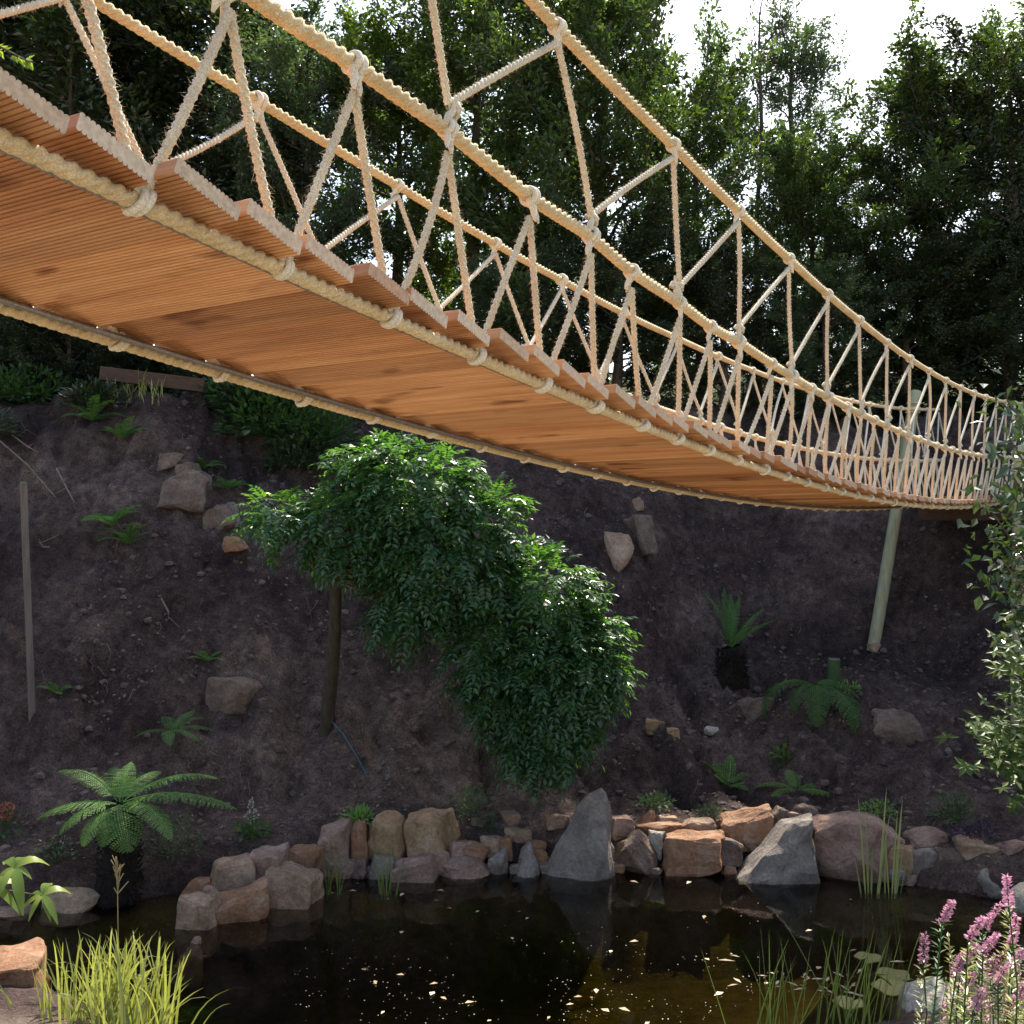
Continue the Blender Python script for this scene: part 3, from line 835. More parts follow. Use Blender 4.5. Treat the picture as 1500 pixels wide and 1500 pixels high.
BK = [((462, 1210, 514, 1284), 10.1, 'p', 'block'), ((511, 1204, 539, 1272), 10.2, 'o', 'block'), ((542, 1190, 598, 1262), 10.3, 'c', 'blob'),
      ((601, 1187, 666, 1262), 10.3, 'c', 'block'), ((497, 1256, 523, 1284), 10.0, 'p', 'blob'), ((514, 1256, 546, 1284), 10.0, 'b', 'blob'),
      ((540, 1255, 584, 1294), 10.0, 'g', 'block'), ((576, 1258, 642, 1296), 9.95, 'p', 'block'), ((626, 1245, 660, 1276), 10.05, 't', 'blob'),
      ((657, 1232, 687, 1262), 10.2, 'p', 'block'), ((682, 1236, 715, 1260), 10.2, 'o', 'block'), ((703, 1224, 742, 1252), 10.3, 't', 'slab'),
      ((643, 1256, 717, 1284), 10.05, 'p', 'slab'), ((715, 1242, 744, 1282), 10.1, 'g', 'blob'), ((732, 1227, 750, 1256), 10.25, 'o', 'block'),
      ((744, 1232, 790, 1280), 10.1, 'g', 'spire'), ((738, 1213, 782, 1235), 10.45, 't', 'slab'), ((768, 1231, 800, 1252), 10.3, 'o', 'slab'),
      ((778, 1240, 806, 1272), 10.2, 'o', 'blob'), ((890, 1195, 928, 1222), 10.5, 'p', 'block'), ((896, 1217, 966, 1272), 10.2, 'b', 'blob'),
      ((925, 1184, 966, 1216), 10.65, 'o', 'spire'), ((928, 1206, 998, 1228), 10.5, 'o', 'slab'), ((948, 1216, 975, 1248), 10.35, 'w', 'block'),
      ((970, 1221, 1057, 1270), 10.15, 'o', 'block'), ((998, 1196, 1048, 1228), 10.5, 't', 'blob'), ((1054, 1187, 1127, 1238), 10.45, 'o', 'block'),
      ((1048, 1230, 1088, 1264), 10.2, 'b', 'block'), ((1084, 1222, 1117, 1246), 10.3, 't', 'blob'), ((1123, 1180, 1157, 1218), 10.6, 'b', 'blob'),
      ((1298, 1238, 1337, 1284), 9.9, 'c', 'block'), ((1322, 1208, 1388, 1252), 10.1, 'p', 'blob'), ((1332, 1245, 1374, 1284), 9.85, 'g', 'block'),
      ((1360, 1244, 1414, 1292), 9.8, 'b', 'block'), ((1396, 1231, 1457, 1268), 9.85, 't', 'block'), ((1406, 1264, 1444, 1298), 9.6, 'o', 'spire'),
      ((1453, 1231, 1512, 1280), 9.75, 'p', 'block'), ((1434, 1268, 1505, 1312), 9.5, 'g', 'blob'), ((1160, 1175, 1195, 1215), 10.7, 'b', 'blob')]
for k in range(26):
    u = random.uniform(640, 1180); v = random.uniform(1196, 1226); s = random.uniform(9, 16)
    BK.append(((u - s, v - s * .7, u + s, v + s * .7), 10.55 + random.uniform(0, .2), random.choice('toptb'), random.choice(('blob', 'block'))))
for k in range(22):
    u = random.uniform(480, 1440); v = 1272 + 12 * (u > 1300) + random.uniform(-4, 6) + 8 * (u < 600); s = random.uniform(8, 15)
    BK.append(((u - s, v - s * .6, u + s, v + s * .6), 10.12 - .35 * (u > 1300) - .1 * (u < 600), random.choice('topbg'), random.choice(('blob', 'block'))))
for b_, Y, c, s in BK: rock_at('stone', b_, Y, c, s, wall_a)
SINGLE = [('standing_stone', (788, 1146, 908, 1276), 10.1, 'g', 'spire', 'tall pointed grey stone standing at the water\'s far edge', .55),
          ('wedge_stone', (1076, 1194, 1192, 1272), 10.0, 'g', 'wedge', 'grey triangular wedge stone left of the big pinkish block', .6),
          ('block_stone', (1186, 1178, 1322, 1282), 10.05, 'p', 'blob', 'big pinkish grey block behind the striped reeds, the widest edging stone', .7),
          ('flat_boulder', (52, 1292, 160, 1350), 9.3, 't', 'blob', 'rounded pale boulder at the left inlet below the tree fern', .6),
          ('tilted_boulder', (103, 1268, 163, 1330), 9.6, 'b', 'wedge', 'brown tilted rock against the tree fern trunk', .5),
          ('low_rock', (-25, 1252, 64, 1322), 9.6, 't', 'blob', 'pale rock behind the bright palmate leaves at left edge', .6),
          ('orange_boulder', (-40, 1398, 62, 1480), 7.7, 'o', 'block', 'sunlit orange boulder at the lower left edge beside the sedge', .5),
          ('pale_rock', (5, 1458, 64, 1520), 7.3, 'w', 'blob', 'pale sunlit rock below the orange boulder in the lower left corner', .35),
          ('dark_slab', (-30, 1325, 60, 1360), 9.1, 'b', 'slab', 'dark brown slab at the water line, left edge under the pale rock', .5),
          ('sunlit_boulder', (1322, 1442, 1425, 1540), 7.3, 'w', 'blob', 'smooth pale boulder beneath the pink flower spikes', .6),
          ('shore_stone', (1475, 1295, 1530, 1335), 8.9, 'w', 'blob', 'pale stone on the right shore behind the pink flowers', .4)]
for n_, b_, Y, c, s, lab, dp in SINGLE: rock_at(n_, b_, Y, c, s, None, lab, 'rock', dp, roll=0)
def bank_rock(name, box, c, s, lab, out=.0):
    p = hit((box[0] + box[2]) / 2, box[3] - (box[3] - box[1]) * .3)
    rock_at(name, box, p[1] - out, c, s, None, lab, 'rock', sink=.2)
bank_rock('ledge_rock', (240, 690, 308, 740), 'b', 'block', 'largest brown block of the stacked ledge on the upper left bank', .05)
bank_rock('ledge_slab', (232, 664, 268, 684), 'b', 'slab', 'small slab capping the stacked ledge on the upper left bank')
bank_rock('ledge_fragment', (262, 678, 290, 702), 'b', 'block', 'middle fragment between cap and block of the ledge on the left bank')
bank_rock('ledge_flake', (282, 690, 312, 718), 'b', 'slab', 'right-hand fragment of the stacked ledge on the left bank')
bank_rock('round_rock', (298, 736, 346, 776), 'b', 'blob', 'rounded brown rock just below the stacked ledge')
bank_rock('split_rock', (330, 735, 352, 768), 'g', 'slab', 'thin grey flake behind the rounded rock below the ledge')
bank_rock('orange_fragment', (325, 786, 360, 806), 'o', 'block', 'small orange rock fragment under the rounded rock on left bank')
bank_rock('shelf_rock', (294, 990, 380, 1036), 'b', 'slab', 'flat brown rock jutting from the bank left of the weeping tree trunk')
bank_rock('pale_outcrop', (878, 774, 932, 832), 't', 'blob', 'pale tan rock embedded high in the bank under the bridge', -.06)
bank_rock('pink_outcrop', (922, 752, 956, 806), 'b', 'block', 'brownish slab embedded against the pale tan rock', -.06)
bank_rock('pink_pebble', (921, 728, 944, 746), 'p', 'blob', 'small pink stone above the embedded pale rock')
bank_rock('slope_boulder', (1266, 1034, 1350, 1088), 'b', 'blob', 'brown boulder on the slope below the leaning pole')
bank_rock('fern_rock', (1078, 1022, 1130, 1062), 'b', 'slab', 'flat brown rock right of the dark fern trunk on the slope')
bank_rock('small_pale_stone', (1030, 1062, 1056, 1076), 'w', 'blob', 'small pale stone below the dark fern trunk')
bank_rock('yellow_stone', (946, 1054, 972, 1072), 'c', 'block', 'left of two little yellow stones right of the weeping crown')
bank_rock('yellow_chip', (977, 1066, 996, 1084), 'c', 'block', 'lower right of two little yellow stones beside the weeping crown')
bank_rock('base_stone', (1270, 940, 1292, 956), 't', 'blob', 'small tan stone at the foot of the leaning pole')

# ------------------------------------------------------------------ leaves
def leaf_quads(P, D, Nn, L, Wd, fold=.25):
    """folded diamond leaves: base, side, tip, side"""
    D = D / (np.linalg.norm(D, axis=1)[:, None] + 1e-9)
    Sd = np.cross(D, Nn); Sd /= np.linalg.norm(Sd, axis=1)[:, None] + 1e-9
    U = np.cross(Sd, D)
    L = np.broadcast_to(L, (len(P),))[:, None]; Wd = np.broadcast_to(Wd, (len(P),))[:, None]
    a = P; b = P + D * L * .45 + Sd * Wd * .5 + U * Wd * fold; c = P + D * L - U * Wd * .15; d = P + D * L * .45 - Sd * Wd * .5 + U * Wd * fold
    V = np.stack([a, b, c, d], 1).reshape(-1, 3)
    n = np.arange(len(P))[:, None] * 4
    F = np.concatenate([n + [0, 1, 2], n + [0, 2, 3]], 1).reshape(-1, 3)
    return V, F
def rand_unit(r, n):
    v = r.normal(size=(n, 3)); return v / np.linalg.norm(v, axis=1)[:, None]

def make_tree(seed, height, radius, n_limb=44, n_twig=11, per=90, leaf=.10, low=.06, top_shoots=6, trunk_r=.16, profile='oval', leafw=.55):
    r = np.random.default_rng(seed)
    wood = MB()
    t = np.linspace(0, 1, 12)
    wob = np.cumsum(r.normal(0, .05, (12, 2)), 0) * height * .08
    trunk = np.stack([wob[:, 0], wob[:, 1], t * height * .92], 1)
    tube(wood, trunk, trunk_r * (1 - t * .85), 8)
    P, A = [], []
    def shape(tt):
        if profile == 'oval': return radius * (0.58 + .62 * math.sin(math.pi * min(1, max(0, (tt * .78 + .12))))) * .84
        if profile == 'column': return radius * (1 - .5 * tt) * (.75 + .25 * math.sin(tt * 17 + seed))
        return radius
    for k in range(n_limb):
        tt = low + (1 - low) * (k + r.random()) / n_limb
        az = k * 2.4 + r.normal(0, .5)
        ln = shape(tt) * r.uniform(.55, 1.18)
        el = r.uniform(-.15, .5) + .45 * tt
        base = np.array([np.interp(tt * .92, t * .92, trunk[:, 0]), np.interp(tt * .92, t * .92, trunk[:, 1]), tt * height * .92])
        d = np.array([math.cos(az) * math.cos(el), math.sin(az) * math.cos(el), math.sin(el)])
        s = np.linspace(0, 1, 5)[:, None]
        limb = base + d * ln * s + np.array([0, 0, 1]) * ln * .18 * s ** 2 + np.cumsum(r.normal(0, .03 * ln, (5, 3)), 0) * (s > 0)
        tube(wood, limb, trunk_r * .32 * (1 - .85 * s[:, 0]) * (1 - .5 * tt), 4, cap=False)
        for q in range(n_twig):
            f = .25 + .75 * (q + r.random()) / n_twig
            b = np.array([np.interp(f, s[:, 0], limb[:, j]) for j in range(3)])
            dd = d * .8 + rand_unit(r, 1)[0] * .9 + np.array([0, 0, .35])
            dd /= np.linalg.norm(dd); tl = r.uniform(.25, .62) * (.5 + .12 * height)
            tip = b + dd * tl
            tube(wood, np.array([b, (b + tip) / 2 + r.normal(0, .03, 3), tip]), [.012, .008, .004], 3, cap=False)
            P.append((b, tip, per))
    for q in range(top_shoots):
        az = r.random() * 6.283; rr = r.random() * radius * .7
        b = np.array([math.cos(az) * rr + wob[-1, 0], math.sin(az) * rr + wob[-1, 1], height * r.uniform(.74, .92)])
        tip = b + np.array([r.normal(0, .12), r.normal(0, .12), 1]) * r.uniform(.5, 1.25)
        tube(wood, np.array([b, (b + tip) / 2, tip]), [.014, .01, .005], 3, cap=False)
        P.append((b, tip, int(per * .7)))
    LP, LD = [], []
    for b, tip, n in P:
        f = r.random(n)[:, None]
        c = b + (tip - b) * (f * 1.05)
        off = rand_unit(r, n) * (r.random((n, 1)) ** .6) * .22 * (1.15 - .7 * f)
        LP.append(c + off)
        LD.append((tip - b) / np.linalg.norm(tip - b) * .6 + off * 4 + rand_unit(r, n) * .55)
    LP = np.vstack(LP); LD = np.vstack(LD)
    Nn = np.array([0, 0, 1.0]) + rand_unit(r, len(LP)) * .8
    L = leaf * r.uniform(.65, 1.25, len(LP))
    V, F = leaf_quads(LP, LD, Nn, L, L * leafw)
    return wood.mesh('trunk', True), np_mesh('crown', V, F)
TREES = [make_tree(11, 7.6, 2.4, 48, 11, 95), make_tree(12, 8.2, 2.1, 46, 11, 90, leaf=.095, top_shoots=14), make_tree(13, 7.0, 2.7, 48, 11, 95, leaf=.105),
         make_tree(14, 9.0, 1.7, 40, 9, 70, leaf=.09, profile='column', top_shoots=10)]
def tree(kind, name, x, y, z, s, rz, leafm, label, cat='tree', group=None, bark='bark', wide=1.0):
    e = empty(name, (x, y, z), label, cat, group)
    tm, cm = TREES[kind]
    for nm, me, mt in (('trunk', tm, M[bark]), ('crown', cm, M[leafm])):
        if not me.materials: me.materials.append(None)
        o = bpy.data.objects.new(nm, me); col.objects.link(o); o.parent = e
        o.material_slots[0].link = 'OBJECT'; o.material_slots[0].material = mt
    e.scale = (s * wide, s * wide, s); e.rotation_euler = (0, 0, rz)
    return e
def tree_px(kind, name, u, vtop, Y, rz, leafm, label, wide=1.0, zb=None, **k):
    wide *= 1.18 if kind < 3 else 1.0
    x = (u - 750) / FOC * Y
    zb = g1(x, Y) - .1 if zb is None else zb
    hh = [7.6, 8.2, 7.0, 9.0][kind] + .35
    s = (px(u, vtop, Y)[2] - zb) / hh
    return tree(kind, name, x, Y, zb, s, rz, leafm, label, wide=wide, **k)
gT = 'evergreen trees on the crest behind the bridge'
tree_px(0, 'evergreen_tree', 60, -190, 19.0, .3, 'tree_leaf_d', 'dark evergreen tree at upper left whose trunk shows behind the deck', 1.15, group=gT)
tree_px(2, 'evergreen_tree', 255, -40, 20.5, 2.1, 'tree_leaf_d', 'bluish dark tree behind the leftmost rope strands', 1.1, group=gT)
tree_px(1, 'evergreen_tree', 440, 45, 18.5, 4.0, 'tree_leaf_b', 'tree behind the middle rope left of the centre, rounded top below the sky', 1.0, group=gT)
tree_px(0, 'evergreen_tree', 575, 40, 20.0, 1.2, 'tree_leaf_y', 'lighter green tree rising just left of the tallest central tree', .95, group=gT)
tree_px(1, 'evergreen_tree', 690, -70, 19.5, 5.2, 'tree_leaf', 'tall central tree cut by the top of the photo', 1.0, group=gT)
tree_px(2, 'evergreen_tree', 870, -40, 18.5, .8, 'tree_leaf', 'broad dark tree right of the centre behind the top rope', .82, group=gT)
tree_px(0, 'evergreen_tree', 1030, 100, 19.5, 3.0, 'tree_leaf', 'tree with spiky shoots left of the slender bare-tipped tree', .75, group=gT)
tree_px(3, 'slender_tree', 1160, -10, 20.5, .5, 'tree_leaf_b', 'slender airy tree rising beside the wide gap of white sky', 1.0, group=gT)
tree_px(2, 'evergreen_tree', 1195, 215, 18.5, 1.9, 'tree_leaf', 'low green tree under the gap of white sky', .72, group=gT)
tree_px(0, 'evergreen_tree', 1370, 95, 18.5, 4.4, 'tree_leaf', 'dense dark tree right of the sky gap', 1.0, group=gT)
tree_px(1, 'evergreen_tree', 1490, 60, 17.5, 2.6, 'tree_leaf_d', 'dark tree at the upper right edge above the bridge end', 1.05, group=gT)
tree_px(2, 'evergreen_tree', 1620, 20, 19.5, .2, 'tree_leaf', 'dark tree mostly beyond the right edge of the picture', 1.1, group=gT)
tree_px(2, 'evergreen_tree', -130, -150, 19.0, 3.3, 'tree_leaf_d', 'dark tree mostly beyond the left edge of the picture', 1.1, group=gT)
# crest bushes close the dark strip under the crowns
gB = 'dark shrubs along the crest'
BUSH = [(40, 330, 16.4, 2, 'shrub filling the crest at far left under the deck rope'), (250, 380, 17.0, 0, 'shrub on the crest below the first deck knots'),
        (420, 400, 17.2, 2, 'shrub on the crest seen between the left strands'), (760, 395, 17.0, 0, 'shrub on the crest behind the centre of the railing'),
        (905, 330, 17.2, 2, 'tall shrub on the crest right of the centre of the railing'), (1060, 360, 17.0, 1, 'shrub on the crest behind the crossing railings'),
        (1210, 390, 16.8, 0, 'shrub on the crest above the far rope'), (1340, 370, 17.0, 2, 'shrub on the crest above the leaning pole'),
        (1480, 330, 16.8, 1, 'shrub on the crest at the right edge'), (590, 470, 17.4, 1, 'low shrub on the crest below the bright sky gap')]
BUSH += [(-30, 395, 15.4, 2, 'thicket at the left edge just above the bank'), (95, 430, 15.2, 0, 'thicket above the bank left of the crest plank'),
         (330, 440, 15.5, 2, 'thicket above the bank right of the crest plank'), (455, 480, 15.6, 0, 'thicket on the crest behind the weeping crown'),
         (215, 440, 16.6, 1, 'thicket behind the crest plank')]
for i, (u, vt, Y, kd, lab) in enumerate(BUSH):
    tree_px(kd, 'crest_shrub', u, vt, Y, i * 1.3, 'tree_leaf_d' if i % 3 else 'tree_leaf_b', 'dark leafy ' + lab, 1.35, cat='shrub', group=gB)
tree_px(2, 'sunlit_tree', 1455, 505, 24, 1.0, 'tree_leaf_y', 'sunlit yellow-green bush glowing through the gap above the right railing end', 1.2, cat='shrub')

# bare-tipped branches beside the slender tree
m = MB(); r_ = np.random.default_rng(5)
b0 = px(1108, 330, 20); tp = px(1112, 60, 20)
tube(m, np.array([b0, (b0 + tp) / 2 + (.08, 0, 0), tp]), [.05, .04, .03], 6)
for k in range(11):
    f = .35 + .65 * k / 10; s0 = b0 + (tp - b0) * f; a = r_.normal(0, .5)
    e1_ = s0 + np.array([math.sin(a), r_.normal(0, .3), 1.2]) * r_.uniform(.4, 1.1)
    tube(m, np.array([s0, (s0 + e1_) / 2 + r_.normal(0, .05, 3), e1_]), [.022, .015, .007], 4)
    for q in range(3):
        s1 = s0 + (e1_ - s0) * r_.uniform(.4, 1); e2 = s1 + np.array([r_.normal(0, .3), r_.normal(0, .2), .4]) * .7
        tube(m, np.array([s1, e2]), [.009, .004], 3)
bt = empty('bare_sapling', tuple(np.array([b0[0], b0[1], g1(b0[0], b0[1])])), 'thin leafless sapling reaching into the white sky left of the slender tree', 'tree')
m2 = MB(); gb = np.array([b0[0], b0[1], g1(b0[0], b0[1]) - .1]); tube(m2, np.array([gb, (gb + b0) / 2, b0]), [.09, .07, .05], 6)
link_mesh('trunk', m2.mesh('trunk', True), M['bark'], bt); link_mesh('branches', m.mesh('branches', True), M['bark'], bt)

# ------------------------------------------------------------------ weeping pinnate tree
def pinnate(P, D, r, n_pair=5, ll=.085, lw=.04, length=.27, droop=.3):
    """compound leaves: arrays of leaflets for every rachis start P and direction D"""
    LP, LD, LN = [], [], []
    n = len(P); D = D / np.linalg.norm(D, axis=1)[:, None]
    Ln = length * r.uniform(.7, 1.25, (n, 1))
    Sd = np.cross(D, np.array([0, 0, 1.0]) + rand_unit(r, n) * .3); Sd /= np.linalg.norm(Sd, axis=1)[:, None] + 1e-9
    for k in range(n_pair + 1):
        f = .25 + .75 * k / n_pair
        c = P + D * Ln * f + np.array([0, 0, -1]) * Ln * droop * f * f
        tg = D + np.array([0, 0, -1]) * 2 * droop * f; tg /= np.linalg.norm(tg, axis=1)[:, None]
        up = np.cross(Sd, tg)
        for s in ((-1, 1) if k < n_pair else (0,)):
            LP.append(c); LD.append(Sd * s * .9 + tg * (.45 if s else 1) + rand_unit(r, n) * .12 - np.array([0, 0, .15])); LN.append(up + rand_unit(r, n) * .25)
    LP = np.vstack(LP); LD = np.vstack(LD); LN = np.vstack(LN)
    L = ll * r.uniform(.75, 1.15, len(LP))
    return leaf_quads(LP, LD, LN, L, L * lw / ll, .12)
def weeping():
    r = np.random.default_rng(21)
    Y0 = 10.75
    blobs = [(600, 722, 118, 92, .75, 420), (515, 770, 88, 66, .6, 240), (655, 815, 112, 108, .75, 420), (600, 880, 62, 48, .5, 110), (412, 757, 46, 30, .35, 70),
             (705, 775, 60, 70, .55, 150), (800, 870, 76, 76, .6, 240), (815, 972, 98, 105, .7, 480), (795, 1055, 80, 62, .55, 230), (728, 945, 72, 88, .6, 230),
             (860, 960, 52, 90, .5, 150), (585, 915, 30, 26, .3, 26), (790, 1100, 46, 24, .35, 50), (540, 690, 60, 55, .5, 110), (735, 1010, 60, 55, .45, 90)]
    P, D = [], []
    for u, v, ru, rv, dY, n in blobs:
        n = int(n * 1.35)
        s = rand_unit(r, n) * (.62 + .38 * r.random((n, 1)) ** .5)
        s[:, 1] = -np.abs(s[:, 1]) * np.where(r.random(n) < .78, 1, -1)
        c = px(u, v, Y0); k = Y0 / FOC
        lump = 1 + .16 * vnoise(s[:, 0] * 3.1 + u, s[:, 2] * 3.1 + v) + .08 * r.normal(size=n)
        rel = s * lump[:, None] * np.array([ru * k, dY, rv * k])
        P.append(c + rel * .80); dd = s * np.array([1, 1, .7]) + np.array([0, 0, -.15]) + rand_unit(r, n) * .7
        D.append(dd)
    P = np.vstack(P); D = np.vstack(D)
    gz = ground(P[:, 0], P[:, 1]); ok = P[:, 2] > gz + .08
    V, F = pinnate(P[ok], D[ok], r)
    e = empty('weeping_tree', tuple(hit(478, 1058)), 'weeping tree with drooping dark green pinnate leaves growing from the bank below the bridge', 'tree')
    link_mesh('crown', np_mesh('crown', V, F), M['wist'], e)
    m = MB()
    b0 = hit(478, 1062); tpt = px(492, 845, Y0 + .15)
    t = np.linspace(0, 1, 8)[:, None]
    tr = b0 + (np.array(tpt) - b0) * t + np.array([.03, 0, 0]) * np.sin(t * 3.1)
    tr[0, 2] -= .15
    tube(m, tr, np.linspace(.085, .06, 8), 10)
    link_mesh('trunk', m.mesh('trunk', True), M['vine_bark'], e)
    m = MB()
    for tgt in ((420, 750), (560, 660), (620, 640), (680, 720), (700, 830), (790, 830), (850, 950), (810, 1050), (740, 1000)):
        q = px(*tgt, Y0 - r.uniform(-.2, .3)); mid = (np.array(tpt) + q) / 2 + np.array([0, 0, .35])
        s = np.linspace(0, 1, 9)[:, None]
        C = (1 - s) ** 2 * tpt + 2 * s * (1 - s) * mid + s * s * q
        tube(m, C, np.linspace(.045, .012, 9), 6)
    link_mesh('limbs', m.mesh('limbs', True), M['vine_bark'], e)
weeping()

# ------------------------------------------------------------------ ferns
def frond_mesh(seed, length, width, base_el, droop, n=26, cut=6, az=0.0, stalk=.12):
    """one fern frond growing from the origin towards azimuth az"""
    r = np.random.default_rng(seed)
    s = np.linspace(0, 1, 24)
    el = base_el - droop * s ** 1.3
    dx = np.cumsum(np.cos(el)) * length / 24; dz = np.cumsum(np.sin(el)) * length / 24
    tw = r.normal(0, .05)
    H_ = np.array([math.cos(az), math.sin(az), 0]); Sd = np.array([-math.sin(az), math.cos(az), tw])
    R = dx[:, None] * H_ + dz[:, None] * np.array([0, 0, 1]) + (np.sin(s * 3) * r.normal(0, .03) * length)[:, None] * Sd
    m = MB(); tube(m, R, np.linspace(.008, .0025, 24) * (length / .9), 4)
    T, _, _ = frames(R)
    P, D, Nn, L, Wd = [], [], [], [], []
    for k in range(n):
        f = stalk + (1 - stalk) * k / (n - 1)
        c = np.array([np.interp(f, s, R[:, j]) for j in range(3)]); tg = np.array([np.interp(f, s, T[:, j]) for j in range(3)])
        g = (f - stalk) / (1 - stalk); pl = width * (math.sin(math.pi * min(1, g * .86 + .14)) ** .7) * (1 - .25 * g) + .004
        up = np.cross(Sd, tg); up *= np.sign(up[2]) if abs(up[2]) > .05 else 1
        for sg in (-1, 1):
            d = Sd * sg * .93 + tg * .38 - np.array([0, 0, .22]) + r.normal(0, .05, 3); d /= np.linalg.norm(d)
            if cut <= 1:
                P.append(c); D.append(d); Nn.append(up); L.append(pl); Wd.append(width * .16)
            else:
                side = np.cross(d, up); side /= np.linalg.norm(side)
                for q in range(cut):
                    h = (q + .5) / cut; b = c + d * pl * h - np.array([0, 0, 1]) * pl * .12 * h * h
                    for s2 in (-1, 1):
                        P.append(b); D.append(side * s2 + d * .7); Nn.append(up + r.normal(0, .15, 3)); L.append(length / n * (.6 - .38 * h)); Wd.append(pl / cut * 1.15)
                P.append(c + d * pl * .55); D.append(d); Nn.append(up); L.append(pl * .45); Wd.append(length / n * .25)
    V, F = leaf_quads(np.array(P), np.array(D), np.array(Nn), np.array(L), np.array(Wd), .05)
    F4 = np.concatenate([F, F[:, 2:3]], 1)
    m.add(V, F4)
    V = np.vstack(m.V); F = np.vstack(m.F)
    # degenerate quads -> keep as triangles through validate
    me = bpy.data.meshes.new('frond')
    fl = [tuple(dict.fromkeys(f)) for f in F.tolist()]
    me.from_pydata(V.tolist(), [], [f for f in fl if len(f) > 2]); me.update()
    return me
def fern(name, origin, fronds, mat, label, trunk=None, cat='fern', cut=6, n=26):
    e = empty(name, tuple(origin), label, cat)
    for i, (az, ln, wd, el, dr) in enumerate(fronds):
        me = frond_mesh(i + int(origin[0] * 100) % 977, ln, wd, el, dr, n, cut, math.radians(az)); me.materials.append(M[mat])
        o = bpy.data.objects.new('frond', me); col.objects.link(o); o.parent = e
    if trunk:
        hgt, rad = trunk
        m = MB(); t = np.linspace(0, 1, 14)
        Pp = np.stack([.03 * np.sin(t * 5), np.zeros(14), -t * hgt + .03], 1)
        tube(m, Pp, rad * (.75 + .35 * t + .05 * np.sin(t * 9)), 11)
        r = np.random.default_rng(2)
        for k in range(320):
            a = r.random() * 6.283; z = -r.random() * hgt * .95; q = np.array([math.cos(a), math.sin(a), 0]) * rad * (.85 + .3 * (-z / hgt)) + (0, 0, z)
            tube(m, np.array([q, q + np.array([math.cos(a) * .6, math.sin(a) * .6, r.uniform(-.9, .9)]) * r.uniform(.03, .10)]), [.014, .003], 4)
        o = link_mesh('trunk', m.mesh('trunk', False), M['fern_trunk']); o.parent = e
    return e
fo = px(175, 1178, 9.55)
fern('tree_fern', fo, [(158, .82, .15, .75, 1.0), (185, .78, .15, .25, .95), (215, .6, .16, .2, 1.3), (-15, 1.25, .17, .38, .8), (12, .95, .15, .65, 1.0), (-62, .75, .24, .25, 1.6),
                       (60, .55, .14, .9, 1.1), (118, .55, .14, .95, 1.0), (-118, .52, .14, -.1, 1.2), (-95, .45, .13, -.4, .8), (-38, .9, .15, .3, 1.2), (90, .45, .12, 1.2, .8)],
     'fern', 'large green tree fern on a dark trunk at the left inlet', trunk=(.95, .17), cut=7, n=25)
fo = hit(1068, 985) + np.array([0, -.12, .33])
fern('tree_fern', fo, [(100, .85, .075, 1.45, .3), (150, .9, .08, 1.35, .6), (35, .85, .08, .9, .55), (10, .75, .08, .75, .5), (60, .8, .07, 1.25, .5), (170, .55, .07, 1.15, .9), (-60, .6, .07, 1.0, .9), (80, .75, .07, 1.5, .2)],
     'fern_deep', 'upright sparse fern on a short dark trunk, right of the weeping tree', trunk=(.55, .19), cut=5)
fo = hit(1190, 1030) + np.array([0, -.15, .22])
fern('arching_fern', fo, [(195, 1.0, .2, .5, 2.2), (-65, 1.15, .24, .2, 1.9), (-105, .9, .2, .3, 2.0), (225, .7, .15, .4, 1.9), (40, .5, .14, .5, 1.2), (-30, .6, .14, .4, 1.4)], 'fern_deep', 'fern with broad arching fronds below the green stump', cut=6, n=30)
fo = hit(1065, 1158) + np.array([0, -.05, .05])
fern('leafy_fern', fo, [(165, .5, .07, .8, .9), (120, .45, .1, 1.0, .9), (30, .42, .09, .8, .9), (-10, .48, .07, .35, .6), (70, .45, .1, 1.1, .7), (-60, .35, .09, .5, 1.0), (200, .5, .05, 1.0, .6)],
     'fern', 'bluish low fern on the slope above the orange edging stones', cut=3, n=16)
fo = hit(1165, 1165) + np.array([0, -.05, .06])
fern('ground_fern', fo, [(175, .5, .11, .6, 1.2), (20, .4, .12, .5, 1.2), (-30, .5, .12, .35, 1.0), (90, .4, .1, .9, 1.0), (210, .4, .1, .4, 1.0)], 'fern', 'spreading light green fern between bluish fern and big block', cut=5)
fo = hit(255, 1090) + np.array([0, -.15, .1])
fern('bank_fern', fo, [(0, .5, .08, .4, .9), (-30, .45, .08, .3, 1.0), (35, .4, .08, .7, 1.0), (-70, .4, .08, .3, 1.2), (120, .35, .08, .8, 1.1), (190, .4, .07, .3, 1.1), (60, .4, .08, .9, 1.0)], 'fern_deep', 'dark fern with toothed fronds on the bank above the tree fern', cut=3, n=15)
for i, (u, v, sc_, lab) in enumerate([(165, 775, .5, 'small fern patch in the middle of the left bank'), (190, 800, .42, 'feathery fern patch below another on the left bank'),
                                      (300, 690, .32, 'pale weed fern right of the stacked ledge'), (335, 725, .35, 'dark weed fern below right of the ledge'), (135, 620, .5, 'dim fern under the sunlit crest grass at left'),
                                      (180, 655, .45, 'dim fern lower down the left bank under the crest'), (305, 975, .28, 'tiny fern above the flat jutting rock'), (85, 1020, .25, 'tiny fern beside the foot of the grey plank')]):
    q = hit(u, v) + np.array([0, -.03, .02])
    fern('small_fern', q, [(a + i * 13, sc_ * random.uniform(.7, 1.15), sc_ * .17, random.uniform(.5, 1.25), 1.2) for a in range(0, 360, 36)], 'fern_deep', lab, cut=3, n=12)

